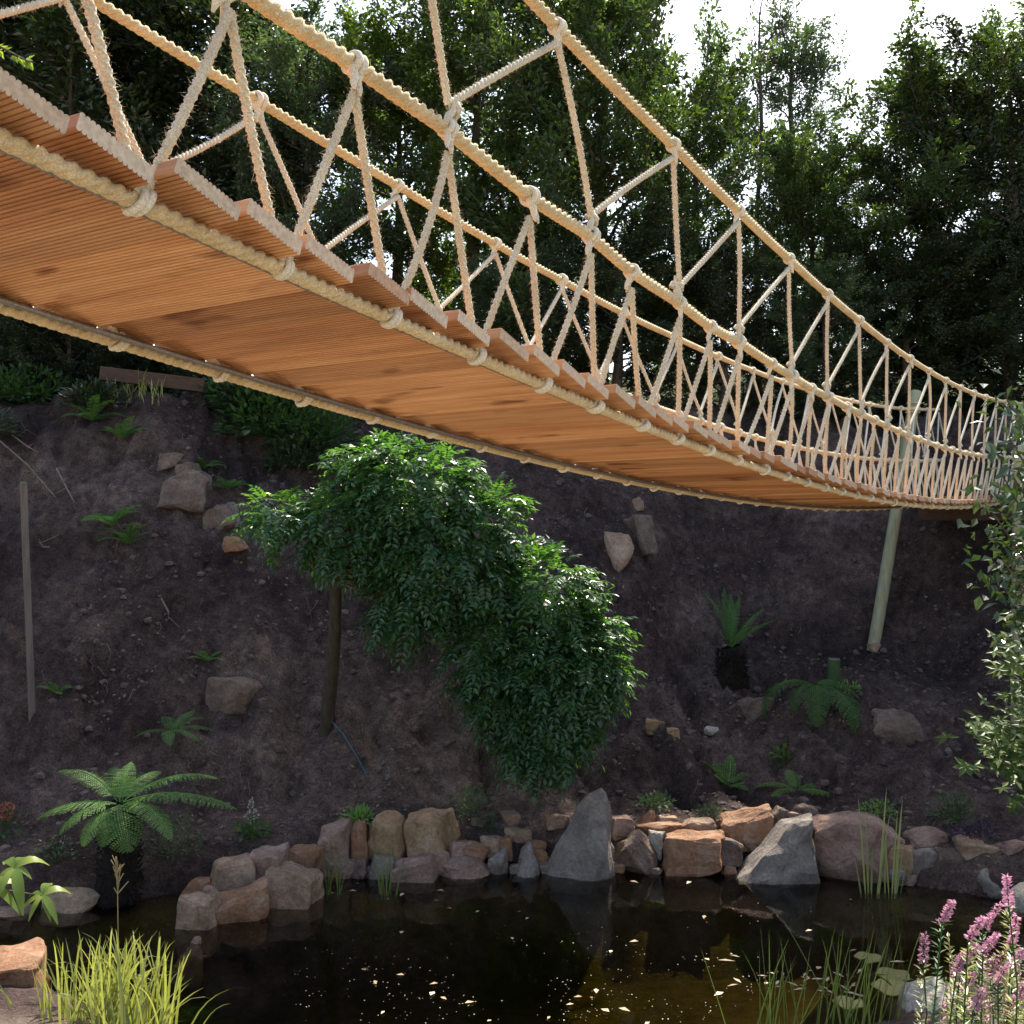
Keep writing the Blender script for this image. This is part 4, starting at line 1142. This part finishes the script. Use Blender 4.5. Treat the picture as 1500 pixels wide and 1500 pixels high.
# ------------------------------------------------------------------ blades: sedge, reeds, grass
def blade(mb, base, tip, w, bend, r, n=7):
    base = np.array(base); tip = np.array(tip)
    t = np.linspace(0, 1, n)[:, None]
    mid = base + (tip - base) * .5; mid[2] = base[2] + (tip[2] - base[2]) * (.5 + .5 * bend) + abs(bend) * .12
    mid[:2] = base[:2] + (tip[:2] - base[:2]) * (.5 - .42 * bend)
    C = (1 - t) ** 2 * base + 2 * t * (1 - t) * mid + t * t * tip
    sd = rand_unit(r, 1)[0] * .6 + np.array([.75 * r.choice([-1, 1]), 0, 0]); sd[2] *= .1; sd /= np.linalg.norm(sd)
    ww = w * np.clip(1.25 * (1 - t) ** .55, 0, 1) * (.55 + .45 * np.minimum(1, t * 6))
    V = np.vstack([C - sd * ww / 2, C + sd * ww / 2])
    i = np.arange(n - 1)
    mb.add(V, np.stack([i, i + 1, i + 1 + n, i + n], 1))
def blades_obj(name, mat, label, cat, gen, origin):
    e = empty(name, tuple(origin), label, cat)
    r = np.random.default_rng(abs(hash(label)) % 1000 if False else sum(map(ord, label)))
    for b in gen(r):
        m = MB(); blade(m, *b, r); link_mesh('blade', m.mesh('blade', True), M[mat], e)
    return e
def sedge(r):
    out = []
    for k in range(150):
        u = r.normal(165, 48); Y = 6.9 + r.normal(0, .18); b = px(u, 1560, Y); b[2] = max(.0, b[2] - .1)
        tu = u + r.normal(10, 42); tv = 1355 + abs(r.normal(0, 58)) + max(0, abs(tu - 165) - 60) * .6
        t = px(tu, tv, Y + r.normal(0, .15)); out.append((b, t, r.uniform(.010, .021), r.uniform(.0, .7)))
    for k in range(34):
        u = r.normal(165, 30); Y = 6.9; b = px(u, 1560, Y); s = r.choice([-1, 1]); t = px(u + s * r.uniform(30, 95), r.uniform(1375, 1470), Y - .1)
        out.append((b, t, .018, .95))
    for u in (60, 64, 72, 92, 96): b = px(u, 1540, 6.9); out.append((b, px(u + r.normal(2, 3), r.uniform(1415, 1450), 6.9), .014, .1))
    return out
blades_obj('sedge_clump', 'sedge', 'bright sunlit yellow-green clump of sedge in the lower left corner', 'sedge', sedge, (-2.7, 6.9, 0))
def reed_a(r):
    out = []
    Y = 9.75
    for u, tu, tv, w in ((1268, 1257, 1165, .022), (1272, 1268, 1175, .02), (1287, 1299, 1150, .026), (1284, 1304, 1190, .02), (1310, 1322, 1170, .026), (1306, 1315, 1185, .018),
                         (1276, 1278, 1235, .02), (1302, 1296, 1215, .016), (1262, 1252, 1255, .018), (1312, 1325, 1232, .018), (1318, 1332, 1240, .014), (1296, 1297, 1230, .014)):
        b = px(u, 1292, Y); b[2] = -.05; out.append((b, px(tu, tv, Y), w, .05))
    return out
blades_obj('reed_clump', 'iris', 'upright striped reeds standing in the water before the big pinkish block', 'reeds', reed_a, (3.4, 9.75, 0))
def reed_b(r):
    out = []
    for k in range(22):
        u = r.uniform(475, 500) if k < 9 else r.uniform(556, 580); Y = 9.7; b = px(u, 1315, Y); b[2] = -.05
        out.append((b, px(u + r.normal(0, 9), r.uniform(1195, 1275), Y), r.uniform(.006, .011), .1))
    return out
blades_obj('rush_clump', 'reed', 'thin dark rushes in front of the ochre upright stones', 'rushes', reed_b, (-1.5, 9.7, 0))
def reed_c(r):
    out = []
    for k in range(70):
        c = r.choice([1125, 1160, 1210, 1235, 1260, 1285]); u = c + r.normal(0, 12); Y = 7.0 + r.normal(0, .12); b = px(u, 1540, Y); b[2] = -.1
        out.append((b, px(u + r.normal(8, 26), 1350 + abs(r.normal(0, 75)), Y), r.uniform(.006, .013), r.uniform(0, .25)))
    for a, t_ in (((1075, 1500), (1025, 1385)), ((1215, 1430), (1140, 1335)), ((1225, 1430), (1280, 1376)), ((1130, 1500), (1113, 1350))):
        b = px(*a, 7.1); out.append((b - np.array([0, 0, .2]), px(*t_, 7.1), .008, .05))
    return out
blades_obj('grass_clump', 'reed', 'sparse green water grass rising at the bottom right of the pond', 'grass', reed_c, (2.2, 7.0, 0))
def crest_grass(r):
    out = []
    for k in range(90):
        u = r.uniform(150, 240); v = r.uniform(540, 600); b = hit(u, v)
        out.append((b, b + np.array([r.normal(0, .1), r.normal(-.05, .1), r.uniform(.12, .3)]), .012, .3))
    return out
blades_obj('crest_grass', 'sedge', 'sunlit tuft of grass on the crest beneath the lower deck rope', 'grass', crest_grass, hit(190, 590))
# dry grass seed head before the fern trunk
sp = px(173, 1372, 7.6); st = px(171, 1265, 7.6)
e = empty('seed_head', tuple(sp), 'dry golden grass seed head on a thin stalk before the fern trunk', 'grass')
m = MB(); tube(m, np.array([px(175, 1480, 7.6), sp, px(172, 1300, 7.6), st]), .0035, 4); link_mesh('stalk', m.mesh('stalk', True), M['straw'], e)
m = MB(); r_ = np.random.default_rng(9)
for k in range(26):
    f = r_.random(); c = px(172, 1310, 7.6) + (st - px(172, 1310, 7.6)) * f; a = r_.normal(0, .5)
    tube(m, np.array([c, c + np.array([math.sin(a) * .8, r_.normal(0, .2), .9]) * r_.uniform(.05, .11)]), [.005, .003], 4)
link_mesh('seed_spray', m.mesh('seed_spray', True), M['straw'], e)

# ------------------------------------------------------------------ leafy shrubs in front
def shrub(name, label, origin, targets, mat, seed, leaf, lw, per, spread, cat='shrub', lobes=1, stem=.014):
    r = np.random.default_rng(seed)
    e = empty(name, tuple(origin), label, cat)
    m = MB(); P, D, Nn = [], [], []
    o = np.array(origin)
    for t in targets:
        t = np.array(t); mid = (o + t) / 2 + np.array([0, 0, .25]) + r.normal(0, .06, 3)
        s = np.linspace(0, 1, 8)[:, None]
        C = (1 - s) ** 2 * o + 2 * s * (1 - s) * mid + s * s * t
        tube(m, C, np.linspace(stem, stem * .3, 8), 5)
        for k in range(per):
            f = .72 + .28 * r.random(); c = np.array([np.interp(f, s[:, 0], C[:, j]) for j in range(3)]) + r.normal(0, spread, 3)
            d = rand_unit(r, 1)[0]; d[2] -= .25
            if lobes == 1: P.append(c); D.append(d); Nn.append(np.array([0, -.35, 1]) + rand_unit(r, 1)[0] * .7)
            else:
                n_ = np.array([0, -.5, 1]) + rand_unit(r, 1)[0] * .5; sd = np.cross(d, n_); sd /= np.linalg.norm(sd); dd = np.cross(n_, sd); dd /= np.linalg.norm(dd)
                for a in np.linspace(-1.9, 1.9, lobes): P.append(c); D.append(dd * math.cos(a) + sd * math.sin(a)); Nn.append(n_)
    L = leaf * r.uniform(.7, 1.2, len(P))
    V, F = leaf_quads(np.array(P), np.array(D), np.array(Nn), L, L * lw, .15)
    link_mesh('stems', m.mesh('stems', True), M['bark'], e)
    link_mesh('foliage', np_mesh('foliage', V, F), M[mat], e)
    return e
Yg = 5.6
tg = [px(u, v, Yg + random.uniform(-.3, .3)) for u, v in ((1470, 575), (1490, 600), (1478, 640), (1465, 690), (1485, 700), (1450, 745), (1475, 780), (1468, 820), (1495, 840), (1505, 640), (1510, 780), (1520, 560), (1540, 700), (1560, 800), (1470, 860))]
shrub('glossy_shrub', 'shrub with glossy sunlit leaves hiding the right end of the bridge', (4.3, Yg, g1(4.3, Yg)), tg, 'glossy', 31, .078, .52, 130, .10, lobes=1)
Yg = 8.6
tg = [px(u, v, Yg + random.uniform(-.3, .3)) for u, v in ((1480, 935), (1460, 960), (1490, 990), (1445, 1060), (1470, 1030), (1425, 1080), (1480, 1085), (1500, 1050), (1470, 1120), (1500, 1130), (1520, 960), (1540, 1060))]
shrub('maple_shrub', 'young shrub with toothed yellow-green leaves at the right edge above the pond', (5.9, Yg + .1, g1(5.9, Yg + .1)), tg, 'maple', 32, .10, .42, 34, .13, lobes=5)
# palmate bright leaves bottom-left
def whorl(name, label, pts, Y, size, mat, root):
    r = np.random.default_rng(len(label))
    e = empty(name, tuple(root), label, 'plant')
    for u, v, tilt in pts:
        c = px(u, v, Y); m = MB()
        n_ = np.array([tilt, -.75, 1.0]); n_ /= np.linalg.norm(n_)
        a0 = np.cross(n_, [0, 1, 0]); a0 /= np.linalg.norm(a0); b0 = np.cross(n_, a0)
        me_parts = MB()
        for k in range(7):
            a = k / 7 * 6.283 + r.normal(0, .22) + .3; d = a0 * math.cos(a) + b0 * math.sin(a)
            L = size * r.uniform(.55, 1.2); s = np.linspace(0, 1, 7)
            C = c + d * (s * L)[:, None] + n_ * (.16 * L * np.sin(s * 2.2))[:, None] - np.array([0, 0, 1]) * (.62 * L * s ** 2)[:, None]
            sd = np.cross(n_, d); w = L * .30 * np.sin(np.pi * np.clip(s * .93 + .05, 0, 1)) ** .8
            V = np.vstack([C - sd * w[:, None] / 2 + n_ * .04 * w[:, None], C, C + sd * w[:, None] / 2 + n_ * .04 * w[:, None]])
            i = np.arange(6)
            me_parts.add(V, np.vstack([np.stack([i, i + 1, i + 8, i + 7], 1), np.stack([i + 7, i + 8, i + 15, i + 14], 1)]))
        link_mesh('leaf_whorl', me_parts.mesh('leaf_whorl', True), M[mat], e)
        m = MB(); tube(m, np.array([c, (c + np.array(root)) / 2 + (0, 0, .1), np.array(root)]), [.004, .006, .01], 5)
        link_mesh('stem', m.mesh('stem', True), M['bark'], e)
rt_ = px(-60, 1340, 6.6)
whorl('bright_plant', 'plant with bright palmate leaves reaching in from the left edge above the water', [(62, 1312, .1), (22, 1272, -.1), (-12, 1300, .2)], 6.6, .21, 'palmate', rt_)
# leaf spray in the top-left corner
rt_ = px(-60, 55, 3.6)
def spray(name, label, a, b, Y, mat, seed):
    r = np.random.default_rng(seed); A = px(*a, Y); B_ = px(*b, Y)
    e = empty(name, tuple(A), label, 'branch')
    m = MB(); tube(m, np.array([A, (A + B_) / 2 + (0, 0, .015), B_]), [.006, .004, .002], 5); link_mesh('twig', m.mesh('twig', True), M['bark'], e)
    P, D = [], []
    for k in range(26):
        f = r.random(); P.append(A + (B_ - A) * f); D.append((B_ - A) * .5 / np.linalg.norm(B_ - A) + np.array([0, r.normal(0, .5), r.choice([-1, 1]) * .6]))
    V, F = leaf_quads(np.array(P), np.array(D), np.array([0, -.8, .6]) + rand_unit(r, 26) * .4, .035, .02); link_mesh('foliage', np_mesh('foliage', V, F), M[mat], e)
spray('leafy_twig', 'small bright green leaf spray poking in at the upper left edge', (-50, 55), (46, 92), 3.6, 'palmate', 4)

# pink flower spikes
def loosestrife():
    r = np.random.default_rng(77); Y = 5.6
    root = np.array([3.05, Y, g1(3.05, Y)])
    e = empty('pink_flower', tuple(root), 'tall pink flowering spikes with small green leaves in the lower right corner', 'flower')
    spikes = [(1355, 1370, 1352, 1410, .9), (1395, 1320, 1380, 1352, .8), (1474, 1282, 1478, 1330, .9), (1465, 1325, 1440, 1360, 1), (1440, 1345, 1418, 1378, 1), (1490, 1340, 1482, 1385, 1),
              (1462, 1368, 1440, 1395, 1), (1430, 1385, 1408, 1410, 1), (1500, 1390, 1480, 1420, 1), (1475, 1415, 1462, 1440, 1), (1410, 1395, 1400, 1430, .9), (1440, 1450, 1425, 1482, 1.1),
              (1500, 1440, 1490, 1470, 1), (1460, 1400, 1450, 1430, .9), (1520, 1350, 1510, 1400, 1), (1425, 1425, 1415, 1450, .8), (1485, 1460, 1478, 1490, .9)]
    for i, (u, v, u2, v2, s) in enumerate(spikes):
        Ys = Y + r.normal(0, .25); T = px(u, v, Ys); Bq = px(u2, v2, Ys)
        low = px(u2 - (u - u2) * .5 + r.normal(0, 8), 1560, Ys)
        m = MB(); tube(m, np.array([low, (low + Bq) / 2 + r.normal(0, .01, 3), Bq, T]), [.005, .0045, .004, .002], 5)
        link_mesh('stem', m.mesh('stem', True), M['weed'], e)
        n = 130; f = r.random((n, 1)); az = r.random(n) * 6.283
        c = Bq + (T - Bq) * f; out = np.stack([np.cos(az), np.sin(az), r.normal(.15, .3, n)], 1)
        rad = .036 * s * (1 - .7 * f)
        V, F = leaf_quads(c + out * rad * .35, out + rand_unit(r, n) * .5, rand_unit(r, n), .024 * r.uniform(.7, 1.2, n), .013, .1)
        link_mesh('flower_spike', np_mesh('flower_spike', V, F), M['pink'], e)
        n = 110; f = r.random((n, 1)); c = low + (Bq - low) * f; az = r.random(n) * 6.283
        V, F = leaf_quads(c, np.stack([np.cos(az), np.sin(az), np.full(n, .35)], 1), np.array([0, 0, 1]) + rand_unit(r, n) * .4, .055 * r.uniform(.6, 1.2, n), .014, .1)
        link_mesh('leaves', np_mesh('leaves', V, F), M['weed' if i % 2 else 'sedge'], e)
loosestrife()
def filler():
    r = np.random.default_rng(78); e = empty('leafy_understory', (3.2, 5.7, g1(3.2, 5.7)), 'pale tangled leafy stems below and between the pink flower spikes', 'plant')
    for k in range(26):
        u = r.uniform(1385, 1520); v = r.uniform(1370, 1460) ; Y = r.uniform(5.7, 6.3); T = px(u, v, Y); lo = px(u + r.normal(0, 20), 1560, Y)
        m = MB(); tube(m, np.array([lo, (lo + T) / 2 + r.normal(0, .02, 3), T]), [.005, .004, .002], 4); link_mesh('stem', m.mesh('stem', True), M['straw'], e)
        n = 70; f = r.random((n, 1)); c = lo + (T - lo) * f; az = r.random(n) * 6.283
        V, F = leaf_quads(c, np.stack([np.cos(az), np.sin(az), np.full(n, .5)], 1), np.array([0, 0, 1]) + rand_unit(r, n) * .5, .04 * r.uniform(.5, 1.2, n), .014, .1)
        link_mesh('leaves', np_mesh('leaves', V, F), M[('sedge', 'straw', 'weed', 'pink')[k % 4]], e)
filler()

# small flowering plants and ground weeds
def tuft(name, u, v, label, mat, n, size, seed, cat='plant', lift=0.0, leaf=.06, lw=.4, rad=.15):
    r = np.random.default_rng(seed); q = hit(u, v) + np.array([0, -.03, lift])
    s = rand_unit(r, n); s[:, 2] = np.abs(s[:, 2]); P = q + s * r.random((n, 1)) ** .5 * np.array([rad, rad, size])
    V, F = leaf_quads(P, s + rand_unit(r, n) * .6, np.array([0, -.3, 1]) + rand_unit(r, n) * .5, leaf * r.uniform(.6, 1.2, n), leaf * lw, .1)
    m = MB()
    for k in range(6): tube(m, np.array([q + (0, 0, -.05), P[k]]), [.006, .003], 4)
    e = empty(name, tuple(q), label, cat); link_mesh('stems', m.mesh('stems', True), M['weed'], e)
    link_mesh('foliage', np_mesh('foliage', V, F), M[mat], e)
    return e, q
e, q = tuft('white_astilbe', 370, 1225, 'low plant with one white feathery plume right of the tree fern', 'fern_deep', 130, .16, 41, 'flower', leaf=.07, rad=.17)
r_ = np.random.default_rng(6); T = px(368, 1170, q[1]); Bq = px(369, 1208, q[1]); P = []; D = []
for k in range(90):
    f = r_.random(); c = Bq + (T - Bq) * f; s = r_.choice([-1, 1]); x = r_.random() * (1 - f) * .085
    P.append(c + np.array([s * x, r_.normal(0, .01), x * .7])); D.append(np.array([s * .7, r_.normal(0, .3), .8]))
V, F = leaf_quads(np.array(P), np.array(D), rand_unit(r_, 90), .022, .012); link_mesh('plume', np_mesh('plume', V, F), M['white_fl'], e)
e, q = tuft('rust_flower', 8, 1225, 'dark leafy plant topped with a rusty red flower head at left edge', 'weed', 260, .3, 42, 'flower', leaf=.06, rad=.32)
c = px(8, 1188, q[1]); P = c + rand_unit(r_, 120) * np.array([.07, .07, .08]); V, F = leaf_quads(P, rand_unit(r_, 120), rand_unit(r_, 120), .035, .02); link_mesh('flower_head', np_mesh('flower_head', V, F), M['rust_fl'], e)
WEEDS = [(85, 1255, 'low silvery plant right of the rust flower', 'glossy', 150, .18, .05, .25), (255, 1250, 'dark mound of small leaves right of the tree fern trunk', 'weed', 380, .38, .04, .3),
         (525, 1205, 'leafy rosette above the pinkish end of the edging', 'fern', 110, .12, .1, .16), (690, 1190, 'dark weed mound left of the pointed grey stone', 'weed', 240, .3, .05, .3),
         (960, 1180, 'bluish tuft right of the pointed grey stone', 'weed', 170, .14, .06, .22), (1285, 1195, 'pale green tuft on top of the big pinkish block', 'fern', 170, .14, .05, .2),
         (1395, 1205, 'dark bushy tuft right of the striped reeds', 'weed', 260, .3, .05, .25), (1435, 1225, 'purplish low plant above the right edging stones', 'purple', 220, .14, .05, .3),
         (1145, 1120, 'toothed light green seedling below the arching fern', 'maple', 60, .2, .1, .14), (1240, 1012, 'bright weed at the foot of the green stump', 'fern', 110, .1, .06, .2),
         (1040, 1195, 'dim weed above the long edging slab', 'weed', 100, .12, .05, .2), (715, 1215, 'dim yellowish weed below the weeping crown', 'weed', 110, .2, .04, .12),
         (40, 590, 'dim overhanging weed at the left of the crest', 'weed', 900, .5, .13, .7), (110, 535, 'dark shrubby growth on the crest at left', 'weed', 1300, .75, .14, .8),
         (400, 640, 'dark leafy growth on the crest left of the weeping tree', 'weed', 1300, .7, .14, .8), (360, 600, 'leafy overhang on the crest above the ledge', 'weed', 1000, .65, .13, .7),
         (460, 660, 'dark growth behind the top of the weeping tree', 'weed', 1200, .7, .14, .7), (700, 1060, 'tiny seedling below the weeping crown', 'weed', 40, .1, .05, .1)]
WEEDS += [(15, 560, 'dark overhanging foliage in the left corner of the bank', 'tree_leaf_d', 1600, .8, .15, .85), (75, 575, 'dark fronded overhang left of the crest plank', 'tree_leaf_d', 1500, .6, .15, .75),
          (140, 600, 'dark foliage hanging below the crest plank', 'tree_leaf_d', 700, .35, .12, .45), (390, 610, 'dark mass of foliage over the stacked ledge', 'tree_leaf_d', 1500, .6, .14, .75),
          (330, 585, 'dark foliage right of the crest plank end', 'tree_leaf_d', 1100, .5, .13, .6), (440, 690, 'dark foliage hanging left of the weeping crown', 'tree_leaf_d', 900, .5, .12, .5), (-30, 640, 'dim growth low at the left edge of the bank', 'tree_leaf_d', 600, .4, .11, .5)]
for i, (u, v, lab, mt, n, sz, lf, rd) in enumerate(WEEDS): tuft('low_plant', u, v, lab, mt, n, sz, 50 + i, leaf=lf, rad=rd)

# ------------------------------------------------------------------ lily pads, floating debris, litter, twigs
def lily(u, v, w, label, seed):
    r = np.random.default_rng(seed); dr = px(u, v, 1.0) - np.array([0, 0, H]); c = np.array([0, 0, H]) + dr * (H / -dr[2]); c[2] = .006 + .004 * (seed % 3)
    R = w / FOC * c[1] / 2
    m = MB(); a = np.linspace(.25, 2 * np.pi - .05, 26) + r.random() * 6
    rr = R * (1 + .05 * np.sin(a * 5) + r.normal(0, .02, 26))
    ring = np.stack([np.cos(a) * rr, np.sin(a) * rr, .006 * np.sin(a * 4) + .004], 1); V = np.vstack([[0, 0, 0], ring, ring - (0, 0, .006)]) + c
    i = np.arange(1, 26)
    m.add(V, np.vstack([np.stack([np.zeros(25, int), i, i + 1, i + 1], 1), np.stack([i, i + 26, i + 27, i + 1], 1)]))
    V = np.vstack(m.V); me = bpy.data.meshes.new('lily_pad'); me.from_pydata(V.tolist(), [], [tuple(dict.fromkeys(f)) for f in np.vstack(m.F).tolist()]); me.update()
    tag(link_mesh('lily_pad', me, M['lily']), label, 'lily pad', 'lily pads on the pond')
for i, a in enumerate([(1272, 1404, 38, 'small round yellowish lily pad farthest from the flowers'), (1308, 1430, 48, 'upper reddish lily pad of the overlapping pair'),
                       (1308, 1449, 56, 'lower and largest lily pad of the overlapping pair'), (1243, 1470, 42, 'lily pad half hidden among the water grass')]): lily(*a, i)
def flat_stuff(name, label, P, size, mat, z=.008, lw=.55, kind='stuff'):
    r = np.random.default_rng(len(P)); n = len(P); P = np.column_stack([P, np.full(n, z) + r.random(n) * .003])
    a = r.random(n) * 6.283; D = np.stack([np.cos(a), np.sin(a), np.zeros(n)], 1)
    V, F = leaf_quads(P, D, np.array([0, 0, 1.0]) + rand_unit(r, n) * .02, size, size * lw, .08)
    tag(link_mesh(name, np_mesh(name, V, F), M[mat]), label, 'debris', kind=kind)
r_ = np.random.default_rng(19)
def pond_pts(n, uf, vf):
    out = []
    while len(out) < n:
        u, v = uf(), vf(); dr = px(u, v, 1.0) - np.array([0, 0, H]); c = dr * (H / -dr[2])
        if float(pond_dist(np.array([c[0]]), np.array([c[1]]))[0]) < -.05 and float(vnoise(np.array([c[0] * 1.6]), np.array([c[1] * 2.2]))[0]) + r_.normal(0, .25) > .05: out.append(c[:2])
    return np.array(out)
pts = pond_pts(420, lambda: r_.uniform(430, 1350), lambda: 1500 - abs(r_.normal(0, 95)))
flat_stuff('floating_specks', 'tiny pale specks floating across the near pond surface', pts, .0085 * r_.uniform(.5, 1.7, 420), 'dust', lw=.8)
pts = pond_pts(46, lambda: r_.uniform(480, 1300), lambda: r_.uniform(1290, 1500))
flat_stuff('floating_leaves', 'scattered dry leaves floating on the pond', pts, .065 * r_.uniform(.5, 1.4, 46), 'float', .01)
pts = pond_pts(34, lambda: r_.normal(1190, 60), lambda: r_.normal(1440, 22))
flat_stuff('floating_straw', 'bleached stems and leaves floating among the water grass', pts, .11 * r_.uniform(.4, 1.3, 34), 'float', .012, .25)
# litter on the bank
n = 11000; x = r_.uniform(-5, 6.5, n); y = r_.uniform(9.6, 16, n); d = pond_dist(x, y); ok = (d > .2) & (vnoise(x * 1.3, y * 1.3) + r_.normal(0, .5, n) > .1); x = x[ok]; y = y[ok]
z = ground(x, y); P = np.stack([x, y, z + .012], 1); eps = .05
nx_ = -(ground(x + eps, y) - z) / eps; ny_ = -(ground(x, y + eps) - z) / eps; Nn = np.stack([nx_, ny_, np.ones(len(x))], 1); Nn /= np.linalg.norm(Nn, axis=1)[:, None]
D = np.cross(Nn, rand_unit(r_, len(x))); L = .045 * r_.uniform(.4, 1.5, len(x))
V, F = leaf_quads(P, D, Nn + rand_unit(r_, len(x)) * .25, L, L * .5, .15)
tag(link_mesh('leaf_litter', np_mesh('leaf_litter', V, F), M['litter']), 'dry leaf litter scattered over the bank', 'leaf litter', kind='stuff')
# clods and pebbles
n = 5200; x = r_.uniform(-5, 6.5, n); y = r_.uniform(9.8, 15.5, n); ok = (pond_dist(x, y) > .3); x = x[ok]; y = y[ok]; z = ground(x, y)
ico = bmesh.new(); bmesh.ops.create_icosphere(ico, subdivisions=1, radius=1); iv = np.array([v.co[:] for v in ico.verts]); ifc = np.array([[v.index for v in f.verts] for f in ico.faces]); ico.free()
sz = .010 + .05 * r_.random(len(x)) ** 5
V = (iv[None] * (1 + r_.normal(0, .18, (len(x), len(iv), 1))) * sz[:, None, None] * np.array([1, 1, .75]) + np.stack([x, y, z], 1)[:, None]).reshape(-1, 3)
F = (ifc[None] + (np.arange(len(x)) * len(iv))[:, None, None]).reshape(-1, 3)
tag(link_mesh('pebbles', np_mesh('pebbles', V, F), M['clod']), 'small clods and pebbles lying on the bank', 'pebbles', kind='stuff')
# dead roots and twigs
TW = [((0, 650), (85, 735), 'dry root hanging down the left bank above the grey plank'), ((20, 640), (60, 668), 'pale broken twig at the left edge of the bank'), ((85, 690), (112, 745), 'curved dry root right of the grey plank'),
      ((75, 805), (62, 800), 'short pale chip beside the grey plank'), ((370, 755), (395, 720), 'bare forked branch left of the weeping crown'), ((238, 885), (250, 912), 'thin dry stem in the middle of the left bank')]
for i, (a, b, lab) in enumerate(TW):
    A = hit(*a) + (0, -.05, .02); B_ = hit(*b) + (0, -.08, .04); m = MB(); mid = (A + B_) / 2 + r_.normal(0, .04, 3)
    tube(m, np.array([A, mid, B_]), [.012, .011, .006], 5)
    for k in range(4):
        s = mid + (B_ - mid) * r_.random(); tube(m, np.array([s, s + r_.normal(0, .07, 3) - (0, .05, 0)]), [.006, .003], 4)
    tag(link_mesh('dry_twig', m.mesh('dry_twig', True), M['twig']), lab, 'twig')
m = MB(); rr_ = np.random.default_rng(88)
for k in range(90):
    a = hit(rr_.uniform(0, 640) if k % 3 else rr_.uniform(640, 1450), rr_.uniform(610, 1160)); P_ = [a + (0, -.03, .03)]
    d_ = np.array([rr_.normal(.1, .5), -.5, -.8]) * rr_.uniform(.03, .09)
    for q in range(4):
        nx2 = P_[-1] + d_ + rr_.normal(0, .018, 3); nx2[2] = max(nx2[2], g1(nx2[0], nx2[1]) + .012); P_.append(nx2)
    tube(m, np.array(P_), np.linspace(.005, .002, 5) * rr_.uniform(.4, 1.0), 4, cap=False)
tag(link_mesh('roots', m.mesh('roots', True), M['twig']), 'thin exposed roots and stems straggling over the bank', 'roots', kind='stuff')
A = [hit(470, 1045), hit(487, 1060), hit(505, 1080), hit(522, 1110), hit(540, 1142)]
m = MB(); tube(m, np.array([a + (0, -.06, .02) for a in A]), .006, 5)
tag(link_mesh('blue_twine', m.mesh('blue_twine', True), M['hose']), 'thin blue twine trailing down the bank from the weeping tree trunk', 'twine')
